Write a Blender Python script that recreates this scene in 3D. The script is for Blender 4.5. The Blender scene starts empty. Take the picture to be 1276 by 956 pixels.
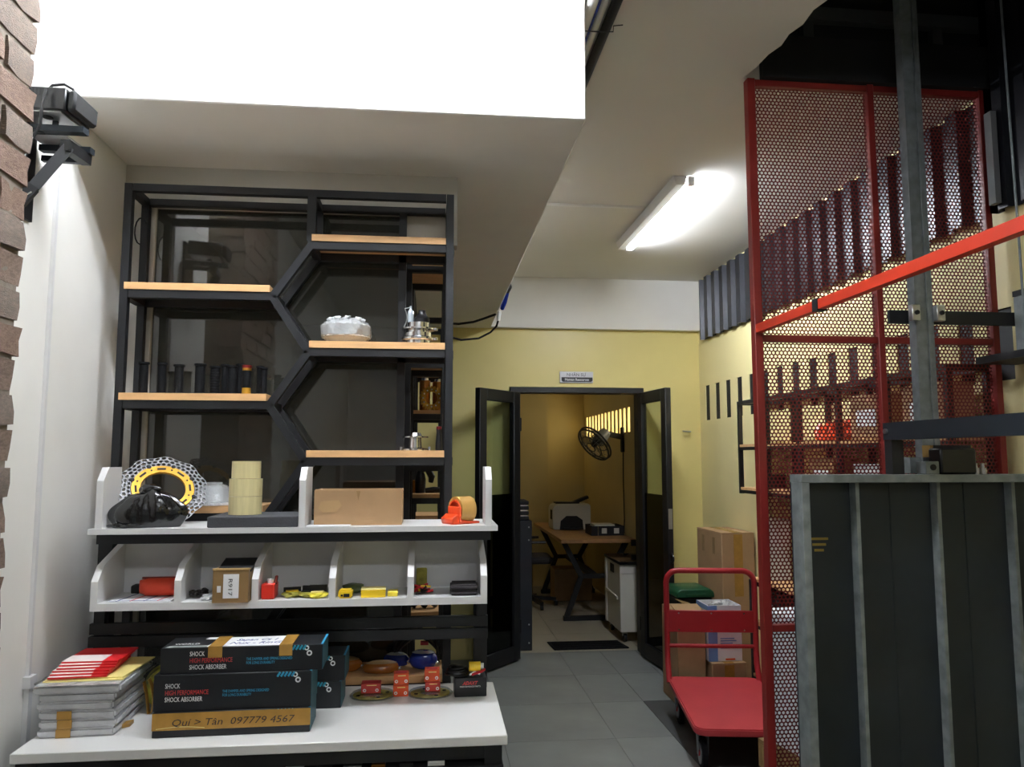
import bpy, bmesh, math, random
from mathutils import Vector, Matrix, Euler
rnd = random.Random(7)
R = math.radians
PI = math.pi
S = bpy.context.scene
C = S.collection

# ------------------------------------------------------------ camera, world, exposure
cam_d = bpy.data.cameras.new('camera')
cam_d.sensor_width = 36.0
cam_d.lens = 950.0 / 1276.0 * 36.0
cam_d.clip_start = 0.05
cam_d.clip_end = 60
cam = bpy.data.objects.new('camera', cam_d)
cam.location = (0, 0, 1.5)
cam.rotation_euler = (R(90 + 5.531), 0, R(-6.041))
C.objects.link(cam)
S.camera = cam
W = bpy.data.worlds.new('world')
W.use_nodes = True
W.node_tree.nodes['Background'].inputs[0].default_value = (0.012, 0.012, 0.014, 1)
W.node_tree.nodes['Background'].inputs[1].default_value = 1.0
S.world = W
S.view_settings.view_transform = 'Standard'
S.view_settings.look = 'None'
S.view_settings.exposure = 1.45
S.view_settings.gamma = 1.0
S.view_settings.use_curve_mapping = False
TUBE_FRONT = 42.0     # radiance of the lamp tubes in front of the beam
TUBE_HALL = 62.0      # twin tube lamp over the corridor
FILL_REAR = 27.0       # added fill lamp, out of view behind the photographer

# ------------------------------------------------------------ materials
def lin(c):
    out = []
    for v in c:
        v = v / 255.0
        out.append(v / 12.92 if v <= 0.04045 else ((v + 0.055) / 1.055) ** 2.4)
    return (out[0], out[1], out[2], 1.0)

MATS = {}
def mat(name, rgb, rough=0.6, metal=0.0, var=0.08, scale=6.0, bump=0.0, bscale=40.0,
        spec=0.5, trans=0.0, alpha=1.0, coat=0.0, stretch=None, emit=0.0, rgb2=None):
    if name in MATS:
        return MATS[name]
    m = bpy.data.materials.new(name)
    m.use_nodes = True
    nt = m.node_tree
    b = nt.nodes['Principled BSDF']
    b.inputs['Roughness'].default_value = rough
    b.inputs['Metallic'].default_value = metal
    b.inputs['Specular IOR Level'].default_value = spec
    b.inputs['Transmission Weight'].default_value = trans
    b.inputs['Alpha'].default_value = alpha
    b.inputs['Coat Weight'].default_value = coat
    tc = nt.nodes.new('ShaderNodeTexCoord')
    mp = nt.nodes.new('ShaderNodeMapping')
    nt.links.new(tc.outputs['Object'], mp.inputs['Vector'])
    if stretch:
        mp.inputs['Scale'].default_value = stretch
    no = nt.nodes.new('ShaderNodeTexNoise')
    no.inputs['Scale'].default_value = scale
    no.inputs['Detail'].default_value = 5.0
    nt.links.new(mp.outputs['Vector'], no.inputs['Vector'])
    cr = nt.nodes.new('ShaderNodeValToRGB')
    c = lin(rgb)
    if rgb2 is None:
        lo = tuple(max(0, v * (1 - var)) for v in c[:3]) + (1,)
        hi = tuple(min(1, v * (1 + var)) for v in c[:3]) + (1,)
    else:
        lo, hi = c, lin(rgb2)
    cr.color_ramp.elements[0].position = 0.3
    cr.color_ramp.elements[1].position = 0.7
    cr.color_ramp.elements[0].color = lo
    cr.color_ramp.elements[1].color = hi
    nt.links.new(no.outputs['Fac'], cr.inputs['Fac'])
    nt.links.new(cr.outputs['Color'], b.inputs['Base Color'])
    if bump > 0:
        n2 = nt.nodes.new('ShaderNodeTexNoise')
        n2.inputs['Scale'].default_value = bscale
        n2.inputs['Detail'].default_value = 4.0
        nt.links.new(mp.outputs['Vector'], n2.inputs['Vector'])
        bp = nt.nodes.new('ShaderNodeBump')
        bp.inputs['Strength'].default_value = bump
        bp.inputs['Distance'].default_value = 0.01
        nt.links.new(n2.outputs['Fac'], bp.inputs['Height'])
        nt.links.new(bp.outputs['Normal'], b.inputs['Normal'])
    if emit > 0:
        b.inputs['Emission Color'].default_value = c
        b.inputs['Emission Strength'].default_value = emit
    MATS[name] = m
    return m

def film(name, tint, refl=0.12, rough=0.02):
    """thin sheet of glass or clear plastic: tinted see-through with a mirror share"""
    m = bpy.data.materials.new(name)
    m.use_nodes = True
    nt = m.node_tree
    nt.nodes.clear()
    out = nt.nodes.new('ShaderNodeOutputMaterial')
    tr = nt.nodes.new('ShaderNodeBsdfTransparent')
    tr.inputs[0].default_value = (tint[0], tint[1], tint[2], 1)
    gl = nt.nodes.new('ShaderNodeBsdfGlossy')
    gl.inputs['Roughness'].default_value = rough
    gl.inputs[0].default_value = (0.9, 0.9, 0.88, 1)
    lw = nt.nodes.new('ShaderNodeLayerWeight')
    lw.inputs[0].default_value = 0.5
    fr = nt.nodes.new('ShaderNodeMath')
    fr.operation = 'POWER'
    fr.inputs[1].default_value = 5.0
    nt.links.new(lw.outputs['Facing'], fr.inputs[0])
    ad = nt.nodes.new('ShaderNodeMath')
    ad.operation = 'ADD'
    ad.use_clamp = True
    ad.inputs[1].default_value = refl
    nt.links.new(fr.outputs[0], ad.inputs[0])
    mx = nt.nodes.new('ShaderNodeMixShader')
    nt.links.new(ad.outputs[0], mx.inputs[0])
    nt.links.new(tr.outputs[0], mx.inputs[1])
    nt.links.new(gl.outputs[0], mx.inputs[2])
    nt.links.new(mx.outputs[0], out.inputs[0])
    MATS[name] = m
    return m

WHITE = mat('white_plaster', (236, 234, 228), 0.75, var=0.02, bump=0.03, bscale=25)
CEIL = mat('ceiling_plaster', (228, 225, 219), 0.8, var=0.02, scale=2)
YELLOW = mat('yellow_paint', (226, 211, 140), 0.38, var=0.05, scale=2.2, bump=0.04, bscale=18)
CREAM = mat('cream_paint', (236, 222, 164), 0.6, var=0.03, scale=2)
OCHRE = mat('ochre_paint', (196, 176, 112), 0.65, var=0.05, scale=2)
GREYWALL = mat('grey_wall', (196, 192, 184), 0.8, var=0.04)
DARKWALL = mat('dark_wall', (44, 44, 44), 0.8)
SHAFT = mat('shaft_dark', (26, 26, 28), 0.9)
TILE = mat('grey_floor_tile', (128, 131, 127), 0.42, var=0.2, scale=2.2, bump=0.02)
TILE2 = mat('beige_floor_tile', (168, 160, 140), 0.3, var=0.06, scale=3.0)
GROUT = mat('grout', (84, 85, 82), 0.9)
BRICKS = [mat('brick_tan', (116, 97, 85), 0.9, rgb2=(146, 124, 109), scale=14, bump=0.6, bscale=45),
          mat('brick_brown', (110, 87, 74), 0.9, rgb2=(138, 114, 99), scale=16, bump=0.6, bscale=45),
          mat('brick_grey', (112, 101, 92), 0.9, rgb2=(136, 119, 106), scale=12, bump=0.6, bscale=45)]
MORTAR = mat('mortar', (128, 118, 106), 0.95, var=0.12, scale=30, bump=0.5)
BLACK = mat('black_steel', (14, 15, 19), 0.5, var=0.1)
BLACKM = mat('black_matt', (18, 18, 20), 0.7)
BLACKP = mat('black_plastic', (20, 20, 22), 0.35)
RUBBER = mat('black_rubber', (11, 12, 15), 0.75, spec=0.2, bump=0.3, bscale=120)
WOOD = mat('pale_oak_board', (214, 168, 116), 0.5, var=0.12, scale=9, stretch=(1, 6, 6))
WOODD = mat('desk_oak', (158, 118, 74), 0.45, var=0.15, scale=8, stretch=(4, 1, 4))
LAM = mat('white_laminate', (232, 231, 228), 0.28, var=0.015)
LAMG = mat('white_melamine', (222, 221, 220), 0.4, var=0.015)
CARD = mat('cardboard', (168, 134, 96), 0.8, var=0.08, scale=7, bump=0.05)
CARDD = mat('brown_carton', (138, 108, 66), 0.6, var=0.12, scale=20)
BTAPE = mat('brown_tape', (172, 130, 62), 0.25, var=0.1, scale=30)
RED = mat('red_enamel', (168, 36, 44), 0.4, var=0.08, scale=4, coat=0.2)
REDB = mat('red_platform', (180, 58, 63), 0.45, var=0.1, scale=3, bump=0.05)
CAGE = mat('cage_red', (132, 36, 31), 0.45, var=0.1, scale=5)
CAGED = mat('cage_mesh_red', (112, 36, 34), 0.55, var=0.1, scale=8)
BARLIT = mat('lit_red_bar', (214, 62, 38), 0.4, var=0.06)  # cage red made brighter, lamplight on the side rail put into the colour
GALV = mat('galvanised_steel', (118, 124, 127), 0.42, metal=0.25, var=0.2, scale=30)
GALVD = mat('dull_sheet_steel', (40, 47, 54), 0.5, metal=0.3, var=0.25, scale=3)
FRAMEG = mat('grey_painted_angle', (128, 134, 134), 0.55, metal=0.2, var=0.25, scale=22)
CHROME = mat('bright_aluminium', (222, 222, 224), 0.16, metal=1.0, var=0.04)
ALU = mat('aluminium', (190, 190, 190), 0.35, metal=0.9, var=0.05)
GOLD = mat('gold_anodised', (184, 138, 42), 0.35, metal=0.55, var=0.06)
BRASS = mat('bronze_anodised', (172, 112, 46), 0.3, metal=0.8, var=0.08)
AMBER = mat('amber_lens', (156, 92, 30), 0.2, coat=0.5)
BLUE = mat('blue_lens', (30, 52, 150), 0.2, coat=0.5)
LENSG = mat('grey_lens', (150, 158, 162), 0.15, coat=0.5)
ORANGE = mat('orange_print', (226, 84, 34), 0.45, var=0.05)
ORANGEP = mat('orange_plastic', (232, 78, 36), 0.3, var=0.04)
REDP = mat('red_print', (200, 60, 50), 0.4)
REDE = mat('red_envelope', (206, 28, 34), 0.5)
PINKW = mat('white_pink_paper', (240, 226, 222), 0.6)
PAPER = mat('white_paper', (236, 236, 238), 0.7, var=0.02)
YPAPER = mat('yellow_paper', (240, 222, 140), 0.6)
YEL = mat('yellow_plastic', (238, 200, 40), 0.35, var=0.05)
SLAB = mat('grey_foam', (72, 72, 76), 0.9, var=0.1, bump=0.2, bscale=200)
TAPE = mat('cream_tape_roll', (220, 208, 156), 0.3, var=0.08, scale=30, stretch=(4, 4, 0.3), coat=0.3)
KRAFT = mat('kraft_tape_roll', (192, 148, 76), 0.35, var=0.05)
WRAP = mat('grey_wrapped_pack', (200, 200, 203), 0.25, var=0.14, scale=14, bump=0.5, bscale=30, coat=0.4)
FILMW = mat('crinkled_clear_film', (206, 208, 208), 0.12, var=0.25, scale=26, bump=0.9, bscale=60, coat=0.6)
BAG = mat('black_bag_plastic', (16, 16, 18), 0.16, bump=0.75, bscale=24, coat=0.6)
BOXB = mat('black_print_card', (18, 20, 25), 0.5, var=0.12)
TEAL = mat('teal_print', (40, 150, 178), 0.45)
TEALD = mat('dark_teal_print', (32, 84, 96), 0.45)
CYAN = mat('cyan_ink', (50, 150, 190), 0.5)
INKW = mat('white_ink', (236, 236, 236), 0.6)
INKR = mat('red_ink', (206, 58, 60), 0.6)
INKB = mat('blue_pen', (70, 80, 140), 0.7)
INKD = mat('dark_pen', (52, 38, 24), 0.7)
INKK = mat('black_ink', (30, 28, 34), 0.6)
GREEN = mat('green_lid', (18, 74, 46), 0.4)
OLIVE = mat('olive_pack', (150, 144, 60), 0.35, var=0.35, scale=50)
PURP = mat('black_corrugated', (30, 31, 37), 0.36, metal=0.4)
NAVY = mat('navy_black_panel', (24, 28, 36), 0.45)
CLOTH = mat('dark_cloth', (52, 48, 50), 0.85, bump=0.3, bscale=90)
OFFW = mat('office_white', (204, 202, 190), 0.45, var=0.03)
LEMON = mat('lemon_print', (226, 214, 60), 0.4, rgb2=(60, 60, 40), scale=30)
GLASS = mat('smoked_glass', (66, 66, 61), 0.03, var=0.03, alpha=0.8, spec=0.5)
GLASS.node_tree.nodes['Principled BSDF'].inputs['IOR'].default_value = 1.8
DGLASS = film('door_glass', (0.80, 0.84, 0.80), 0.03)
DGLASSD = film('door_glass_dark', (0.10, 0.12, 0.11), 0.03)
def milky(name, rgb, share):
    m = mat(name, rgb, 0.25, bump=0.8, bscale=60, coat=0.5)
    nt = m.node_tree
    b = nt.nodes['Principled BSDF']
    out = [n for n in nt.nodes if n.type == 'OUTPUT_MATERIAL'][0]
    tr = nt.nodes.new('ShaderNodeBsdfTransparent')
    mx = nt.nodes.new('ShaderNodeMixShader')
    mx.inputs[0].default_value = share
    nt.links.new(tr.outputs[0], mx.inputs[1])
    nt.links.new(b.outputs[0], mx.inputs[2])
    nt.links.new(mx.outputs[0], out.inputs[0])
    return m
MILKY = milky('milky_film', (226, 228, 228), 0.4)
CLEAR = film('clear_plastic', (0.78, 0.80, 0.80), 0.08, 0.12)
def glow(name, rgb, k):
    m = bpy.data.materials.new(name)
    m.use_nodes = True
    b = m.node_tree.nodes['Principled BSDF']
    b.inputs['Base Color'].default_value = (0.8, 0.8, 0.8, 1)
    b.inputs['Emission Color'].default_value = lin(rgb)
    b.inputs['Emission Strength'].default_value = k
    return m
TUBEF = glow('tube_front', (238, 245, 255), TUBE_FRONT)
TUBEH = glow('tube_hall', (238, 245, 255), TUBE_HALL)
FILLR = glow('fill_rear', (238, 245, 255), FILL_REAR)
SLOTL = glow('daylit_slot', (255, 244, 216), 3.0)

# ------------------------------------------------------------ builders
def new_obj(name, data, parent=None):
    o = bpy.data.objects.new(name, data)
    C.objects.link(o)
    if parent is not None:
        o.parent = parent
    return o

def root_loc(p):
    while p is not None and p.parent is not None:
        p = p.parent
    return Vector(p.location) if p is not None else Vector((0, 0, 0))

class MB:
    """collects shapes into one mesh"""
    def __init__(s):
        s.v = []
        s.f = []
    def add(s, vs, fs, M=None):
        n = len(s.v)
        for p in vs:
            p = Vector(p)
            s.v.append(tuple(M @ p) if M is not None else tuple(p))
        s.f += [tuple(n + i for i in q) for q in fs]
        return s
    def box(s, x0, x1, y0, y1, z0, z1, M=None):
        return s.add([(x0, y0, z0), (x1, y0, z0), (x1, y1, z0), (x0, y1, z0),
                      (x0, y0, z1), (x1, y0, z1), (x1, y1, z1), (x0, y1, z1)],
                     [(0, 3, 2, 1), (4, 5, 6, 7), (0, 1, 5, 4), (1, 2, 6, 5), (2, 3, 7, 6), (3, 0, 4, 7)], M)
    def bar(s, a, b, w, h=None):
        """square bar between two points"""
        h = w if h is None else h
        a = Vector(a); b = Vector(b)
        d = (b - a); L = d.length; d.normalize()
        up = Vector((0, 0, 1)) if abs(d.z) < 0.9 else Vector((0, 1, 0))
        x = d.cross(up).normalized(); z = x.cross(d).normalized()
        M = Matrix((( x.x, d.x, z.x, a.x), (x.y, d.y, z.y, a.y), (x.z, d.z, z.z, a.z), (0, 0, 0, 1)))
        return s.box(-w / 2, w / 2, 0, L, -h / 2, h / 2, M)
    def prism(s, pts, axis, a, b, M=None):
        """extrude a 2d outline along axis from a to b; outline coords are the other two axes in order"""
        n = len(pts)
        def mk(p, t):
            if axis == 'x': return (t, p[0], p[1])
            if axis == 'y': return (p[0], t, p[1])
            return (p[0], p[1], t)
        vs = [mk(p, a) for p in pts] + [mk(p, b) for p in pts]
        fs = [tuple(range(n))[::-1], tuple(range(n, 2 * n))]
        fs += [(i, (i + 1) % n, n + (i + 1) % n, n + i) for i in range(n)]
        return s.add(vs, fs, M)
    def lathe(s, prof, c=(0, 0, 0), axis='z', n=24, M=None, closed=False):
        """profile of (r, t); revolve about axis"""
        vs = []; fs = []
        m = len(prof)
        for (r, t) in prof:
            for k in range(n):
                a = 2 * PI * k / n
                u, w = r * math.cos(a), r * math.sin(a)
                if axis == 'z': p = (u, w, t)
                elif axis == 'x': p = (t, u, w)
                else: p = (w, t, u)
                vs.append((p[0] + c[0], p[1] + c[1], p[2] + c[2]))
        rng = range(m) if closed else range(m - 1)
        for i in rng:
            j = (i + 1) % m
            for k in range(n):
                l = (k + 1) % n
                fs.append((i * n + k, i * n + l, j * n + l, j * n + k))
        if not closed:
            if prof[0][0] > 1e-6: fs.append(tuple(range(n))[::-1])
            if prof[-1][0] > 1e-6: fs.append(tuple((m - 1) * n + k for k in range(n)))
        return s.add(vs, fs, M)
    def cyl(s, c, r, h, axis='z', n=20, M=None):
        return s.lathe([(r, 0), (r, h)], c, axis, n, M)
    def tube(s, path, r, n=8, M=None, closed=False):
        P = [Vector(p) for p in path]
        m = len(P); vs = []; fs = []
        prev = None
        for i, p in enumerate(P):
            if closed:
                d = P[(i + 1) % m] - P[i - 1]
            else:
                d = P[min(i + 1, m - 1)] - P[max(i - 1, 0)]
            d.normalize()
            if prev is None:
                up = Vector((0, 0, 1)) if abs(d.z) < 0.9 else Vector((1, 0, 0))
                x = d.cross(up).normalized()
            else:
                x = (prev - d * prev.dot(d)).normalized()
            prev = x
            y = d.cross(x)
            rr = r[i] if isinstance(r, (list, tuple)) else r
            for k in range(n):
                a = 2 * PI * k / n
                vs.append(tuple(p + x * (rr * math.cos(a)) + y * (rr * math.sin(a))))
        for i in range(m if closed else m - 1):
            j = (i + 1) % m
            for k in range(n):
                l = (k + 1) % n
                fs.append((i * n + k, i * n + l, j * n + l, j * n + k))
        if not closed:
            fs.append(tuple(range(n))[::-1]); fs.append(tuple((m - 1) * n + k for k in range(n)))
        return s.add(vs, fs, M)
    def blob(s, c, rx, ry, rz, seed=0, amp=0.15, n=22, m=14, flat=None, pw=1.0):
        """lumpy ellipsoid; flat cuts it at a bottom z"""
        r = random.Random(seed)
        ph = [(r.uniform(1.5, 5), r.uniform(1.5, 5), r.uniform(0, 6), r.uniform(0, 6)) for _ in range(6)]
        vs = []; fs = []
        for i in range(m + 1):
            t = PI * i / m
            for k in range(n):
                a = 2 * PI * k / n
                q = 1.0
                for (f1, f2, p1, p2) in ph:
                    q += amp / 3 * math.sin(round(f1) * a + p1) * math.sin(f2 * t + p2) * math.sin(t)
                st = max(0.0, math.sin(t)) ** pw
                z = c[2] + rz * math.cos(t) * q
                if flat is not None: z = max(z, flat)
                vs.append((c[0] + rx * st * math.cos(a) * q, c[1] + ry * st * math.sin(a) * q, z))
        for i in range(m):
            for k in range(n):
                l = (k + 1) % n
                fs.append((i * n + k, (i + 1) * n + k, (i + 1) * n + l, i * n + l))
        return s.add(vs, fs)
    def mesh(s, name, off=Vector((0, 0, 0)), bevel=0.0, smooth=True, seg=1):
        me = bpy.data.meshes.new(name)
        me.from_pydata([tuple(Vector(p) - off) for p in s.v], [], s.f)
        bm = bmesh.new(); bm.from_mesh(me)
        bmesh.ops.remove_doubles(bm, verts=bm.verts, dist=1e-6)
        bmesh.ops.recalc_face_normals(bm, faces=bm.faces)
        if bevel > 0:
            es = [e for e in bm.edges if len(e.link_faces) == 2 and e.calc_face_angle(0) > 0.5]
            bmesh.ops.bevel(bm, geom=es, offset=bevel, segments=seg, affect='EDGES', clamp_overlap=True)
        bm.to_mesh(me); bm.free()
        if smooth:
            for p in me.polygons: p.use_smooth = True
            me.set_sharp_from_angle(angle=R(38))
        return me
    def build(s, name, m, parent=None, local=False, label=None, bevel=0.0, smooth=True, seg=1):
        off = Vector((0, 0, 0)) if (local or parent is None) else root_loc(parent)
        me = s.mesh(name, off, bevel, smooth, seg)
        me.materials.append(m)
        o = new_obj(name, me, parent)
        if label: o['label'] = label
        return o

def thing(name, label, cat, loc=(0, 0, 0), rz=0.0, group=None):
    o = new_obj(name, None)
    o.location = loc
    o.rotation_euler = (0, 0, rz)
    o.empty_display_size = 0.05
    o['label'] = label
    o['category'] = cat
    if group: o['group'] = group
    return o

def tag(o, label, cat, group=None):
    o['label'] = label; o['category'] = cat
    if group: o['group'] = group
    return o

def struct(name, mb, m, parent=None, label=None, bevel=0.0):
    o = mb.build(name, m, parent, bevel=bevel)
    if parent is None: o['kind'] = 'structure'
    if label: o['label'] = label
    return o

def B(x0, x1, y0, y1, z0, z1):
    return MB().box(x0, x1, y0, y1, z0, z1)

def recentre(o):
    """move a single-mesh thing's origin to the middle of its base"""
    xs = [v.co for v in o.data.vertices]
    c = Vector(((min(v.x for v in xs) + max(v.x for v in xs)) / 2,
                (min(v.y for v in xs) + max(v.y for v in xs)) / 2, min(v.z for v in xs)))
    o.data.transform(Matrix.Translation(-c))
    o.location = o.location + c
    return o

def text(name, body, size, M, m, parent, shear=0.0, align='LEFT', width=None, bold=0.0):
    """flat lettering as a mesh. M places text plane (x right, y up) in the parent's local space"""
    cu = bpy.data.curves.new('lettering', 'FONT')
    cu.body = body
    cu.size = size
    cu.shear = shear
    cu.align_x = align
    cu.extrude = 0.0002
    cu.offset = bold
    cu.resolution_u = 2
    t = bpy.data.objects.new('lettering_tmp', cu)
    C.objects.link(t)
    bpy.context.view_layer.update()
    me = bpy.data.meshes.new_from_object(t.evaluated_get(bpy.context.evaluated_depsgraph_get()))
    bpy.data.objects.remove(t)
    if width and len(me.vertices):
        w = max(v.co.x for v in me.vertices) - min(v.co.x for v in me.vertices)
        me.transform(Matrix.Diagonal((width / w, 1, 1, 1)))
    me.transform(M)
    me.materials.clear()
    me.materials.append(m)
    o = new_obj(name, me, parent)
    return o

def front(x, y, z):
    """text plane standing up and facing the camera side (-Y)"""
    return Matrix.Translation((x, y, z)) @ Matrix.Rotation(PI / 2, 4, 'X')

def copy_tree(o, parent=None):
    c = o.copy(); C.objects.link(c); c.parent = parent
    for ch in list(o.children):
        copy_tree(ch, c)
    return c

# ------------------------------------------------------------ the setting
ZC, ZS = 2.9, 2.5
fl = struct('floor', B(-1.05, 2.12, -3, 6.0, -0.12, -0.004), GROUT)
tile_me = {}
def lay_tiles(parent, xs, ys, x0, x1, y0, y1, m, prefix):
    for i in range(len(xs) - 1):
        for j in range(len(ys) - 1):
            a, b = max(xs[i], x0) + 0.0015, min(xs[i + 1], x1) - 0.0015
            c, d = max(ys[j], y0) + 0.0015, min(ys[j + 1], y1) - 0.0015
            if b - a < 0.02 or d - c < 0.02: continue
            k = (prefix, round(b - a, 3), round(d - c, 3))
            if k not in tile_me:
                q = MB().box(0, b - a, 0, d - c, -0.004, 0).mesh('tile')
                q.materials.append(m)
                tile_me[k] = q
            o = new_obj('tile', tile_me[k], parent)
            o.location = (a, c, 0)
TX, TY = [-1.4 + 0.6 * i for i in range(7)], [-3.03 + 0.6 * i for i in range(17)]
lay_tiles(fl, TX, TY, -1.05, 1.32, -3, 6.0, TILE, 'h')
lay_tiles(fl, TX, TY, 1.32, 2.12, 4.77, 6.0, TILE, 'h')
struct('floor_lift', B(1.3215, 2.12, -3, 4.7685, -0.0039, 0), mat('dark_concrete', (66, 67, 66), 0.7, var=0.2, scale=5))
fo = struct('floor_office', B(-0.6, 1.9, 6.0, 9.4, -0.12, -0.004), GROUT)
lay_tiles(fo, [-0.75 + 0.6 * i for i in range(6)], [6.0 + 0.6 * i for i in range(7)], -0.6, 1.9, 6.0, 9.4, TILE2, 'o')

# ceiling with the broken-edged lift opening
jag = [(1.205, 0.6), (1.2, 1.2), (1.214, 1.5), (1.196, 1.75), (1.21, 1.9), (1.19, 2.02), (1.2, 2.1), (1.182, 2.16),
       (1.188, 2.24), (1.17, 2.3), (1.176, 2.37), (1.158, 2.43), (1.152, 2.52), (1.135, 2.6)]
out = [(-1.2, -3), (2.25, -3), (2.25, 0.6)] + jag + [(2.25, 2.6), (2.25, 6.0), (-1.2, 6.0)]
struct('ceiling', MB().prism(out, 'z', ZC, ZC + 0.1), CEIL)
struct('ceiling_beam', B(-1.05, 0.45, 2.15, 5.85, ZS, ZC), WHITE, bevel=0.004)
struct('ceiling_beam_back', B(0.45, 2.12, 5.795, 5.85, ZS, ZC), WHITE, bevel=0.003)
struct('wall_left', B(-1.2, -1.05, 1.0, 6.0, 0, ZC), WHITE)
struct('wall_left_front', B(-1.2, -0.895, -3, 0.96, 0, ZC), mat('tan_wall', (190, 188, 184), 0.9, bump=0.3))
struct('wall_rear', B(-1.2, 2.25, -3.12, -3.0, 0, ZC), mat('rear_wall', (176, 176, 174), 0.8))
# brick pier whose side shows at the left edge
wb = struct('wall_brick', B(-1.05, -0.887, 0.96, 1.708, 0, ZC), MORTAR)
bvar = []
for k in range(6):
    mb = MB().box(0, 0.105, 0, 1, 0, 1)
    r = random.Random(50 + k)
    me_ = mb.mesh('brick')
    bm = bmesh.new(); bm.from_mesh(me_)
    bmesh.ops.subdivide_edges(bm, edges=bm.edges[:], cuts=1, use_grid_fill=True)
    for v in bm.verts:
        v.co.x += r.uniform(-0.005, 0.005)
        v.co.y += r.uniform(-0.025, 0.025)
        v.co.z += r.uniform(-0.05, 0.05)
    bm.to_mesh(me_); bm.free()
    me_.materials.append(BRICKS[k % 3])
    bvar.append(me_)
zb = 0.0
row = 0
while zb < ZC - 0.02:
    h = min(0.063, ZC - zb - 0.004)
    ye = 1.713 + rnd.uniform(-0.006, 0.006)
    first = True
    L = 0.105 if row % 2 else 0.2
    y = ye
    while y > 0.98:
        L2 = min(L * rnd.uniform(0.93, 1.05), y - 0.965)
        if L2 < 0.02: break
        o = new_obj('brick', rnd.choice(bvar), wb)
        o.location = (-0.985 + rnd.uniform(-0.004, 0.004), y - L2, zb + rnd.uniform(0, 0.003))
        o.scale = (1, L2, h)
        y -= L2 + 0.012
        L = 0.2
    zb += 0.0745
    row += 1
# back wall with door opening
wbk = MB()
wbk.box(-1.05, 0.60, 5.85, 6.0, 0, ZC).box(1.66, 2.12, 5.85, 6.0, 0, ZC).box(0.60, 1.66, 5.85, 6.0, 2.045, ZC)
struct('wall_back', wbk, YELLOW)
# right wall with a row of slot vents
SL0, SL1 = 1.785, 2.055
mb = MB()
mb.box(2.12, 2.25, -3, 6.0, 0, SL0).box(2.12, 2.25, -3, 6.0, SL1, ZC)
ys = -3.0
yy = 5.72
cuts = []
while yy > 2.2:
    cuts.append((yy - 0.085, yy)); yy -= 0.205
e = 6.0
for (a, b) in cuts:
    mb.box(2.12, 2.25, b, e, SL0, SL1); e = a
mb.box(2.12, 2.25, -3, e, SL0, SL1)
wr = struct('wall_right', mb, CREAM)
for (a, b) in cuts:
    B(2.126, 2.132, a, b, SL0, SL1).build('vent_shade_sheet', BLACKM, wr)  # black sheet stands in for the darkness inside each open slot
# office behind the door
OF = mat('office_paint', (214, 198, 146), 0.6, var=0.06, scale=1.5)
struct('wall_office_back', MB().box(-0.75, 1.38, 9.0, 9.55, 0, 2.4).box(1.38, 2.05, 9.4, 9.55, 0, 2.4), OF)
struct('wall_office_left', B(-0.75, -0.6, 6.0, 9.0, 0, 2.4), OF)
mb = MB()
OS0, OS1 = 1.745, 1.985
mb.box(1.9, 2.05, 6.0, 9.4, 0, OS0).box(1.9, 2.05, 6.0, 9.4, OS1, 2.4)
e = 9.4; yy = 9.24; oc = []
while yy > 7.1:
    oc.append((yy - 0.09, yy)); yy -= 0.165
for (a, b) in oc:
    mb.box(1.9, 2.05, b, e, OS0, OS1); e = a
mb.box(1.9, 2.05, 6.0, e, OS0, OS1)
wo = struct('wall_office_right', mb, OF)
for i, (a, b) in enumerate(oc):
    B(1.985, 1.995, a, b, OS0, OS1).build('window_slot_pane', SLOTL, wo)
struct('ceiling_office', B(-0.75, 2.05, 6.0, 9.55, 2.3, 2.4), CEIL)
# glass-fronted dark room behind the display shelves
struct('wall_window', MB().box(-1.05, 0.085, 2.66, 2.72, 2.365, ZS).box(-1.05, -0.955, 2.66, 2.72, 0, 2.365)
       .box(-0.955, -0.105, 2.66, 2.72, 0, 0.25).box(-0.105, 0.085, 2.66, 2.72, 2.25, 2.365), GREYWALL)
struct('wall_partition', B(-0.125, -0.105, 2.72, 5.85, 0, ZS), DARKWALL)
wn = B(-0.95, -0.112, 2.668, 2.674, 0.255, 2.36).build('window_1', GLASS)
wn['kind'] = 'structure'
mb = MB()
for (a, b, c, d) in ((-0.954, -0.106, 2.352, 2.364), (-0.954, -0.106, 0.25, 0.262), (-0.954, -0.944, 0.262, 2.352), (-0.118, -0.106, 0.262, 2.352)):
    mb.box(a, b, 2.6545, 2.69, c, d)
mb.build('window_frame', GREYWALL, wn)
# lift shaft over the ceiling opening
struct('wall_shaft_left', B(1.0, 1.2, 0.5, 2.7, ZC + 0.1, 4.6), SHAFT)
struct('wall_shaft_right', B(2.12, 2.25, 0.4, 2.8, ZC, 4.6), SHAFT)
struct('wall_shaft_back', B(1.2, 2.12, 2.64, 2.75, ZC + 0.1, 4.6), SHAFT)
struct('wall_shaft_front', B(1.2, 2.12, 0.45, 0.6, ZC + 0.1, 4.6), SHAFT)
struct('ceiling_shaft', B(1.0, 2.25, 0.4, 2.8, 4.6, 4.7), SHAFT)
struct('trim_1', B(1.2, 2.1, 2.585, 2.62, 3.14, 3.19), mat('shaft_steel', (70, 72, 74), 0.6, metal=0.3))
struct('trim_2', B(1.2, 2.1, 2.59, 2.62, 3.42, 3.46), MATS['shaft_steel'])
struct('trim_3', MB().box(1.38, 1.42, 2.60, 2.63, 3.0, 3.14).box(1.9, 1.94, 2.60, 2.63, 3.0, 3.14), MATS['shaft_steel'])
struct('trim_4', B(2.05, 2.072, 2.515, 2.55, 2.43, 2.78), mat('grey_trim', (120, 120, 120), 0.7))

struct('trim_6', B(1.2, 2.1, 2.57, 2.598, 2.896, 3.06), BLACKM)
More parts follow.
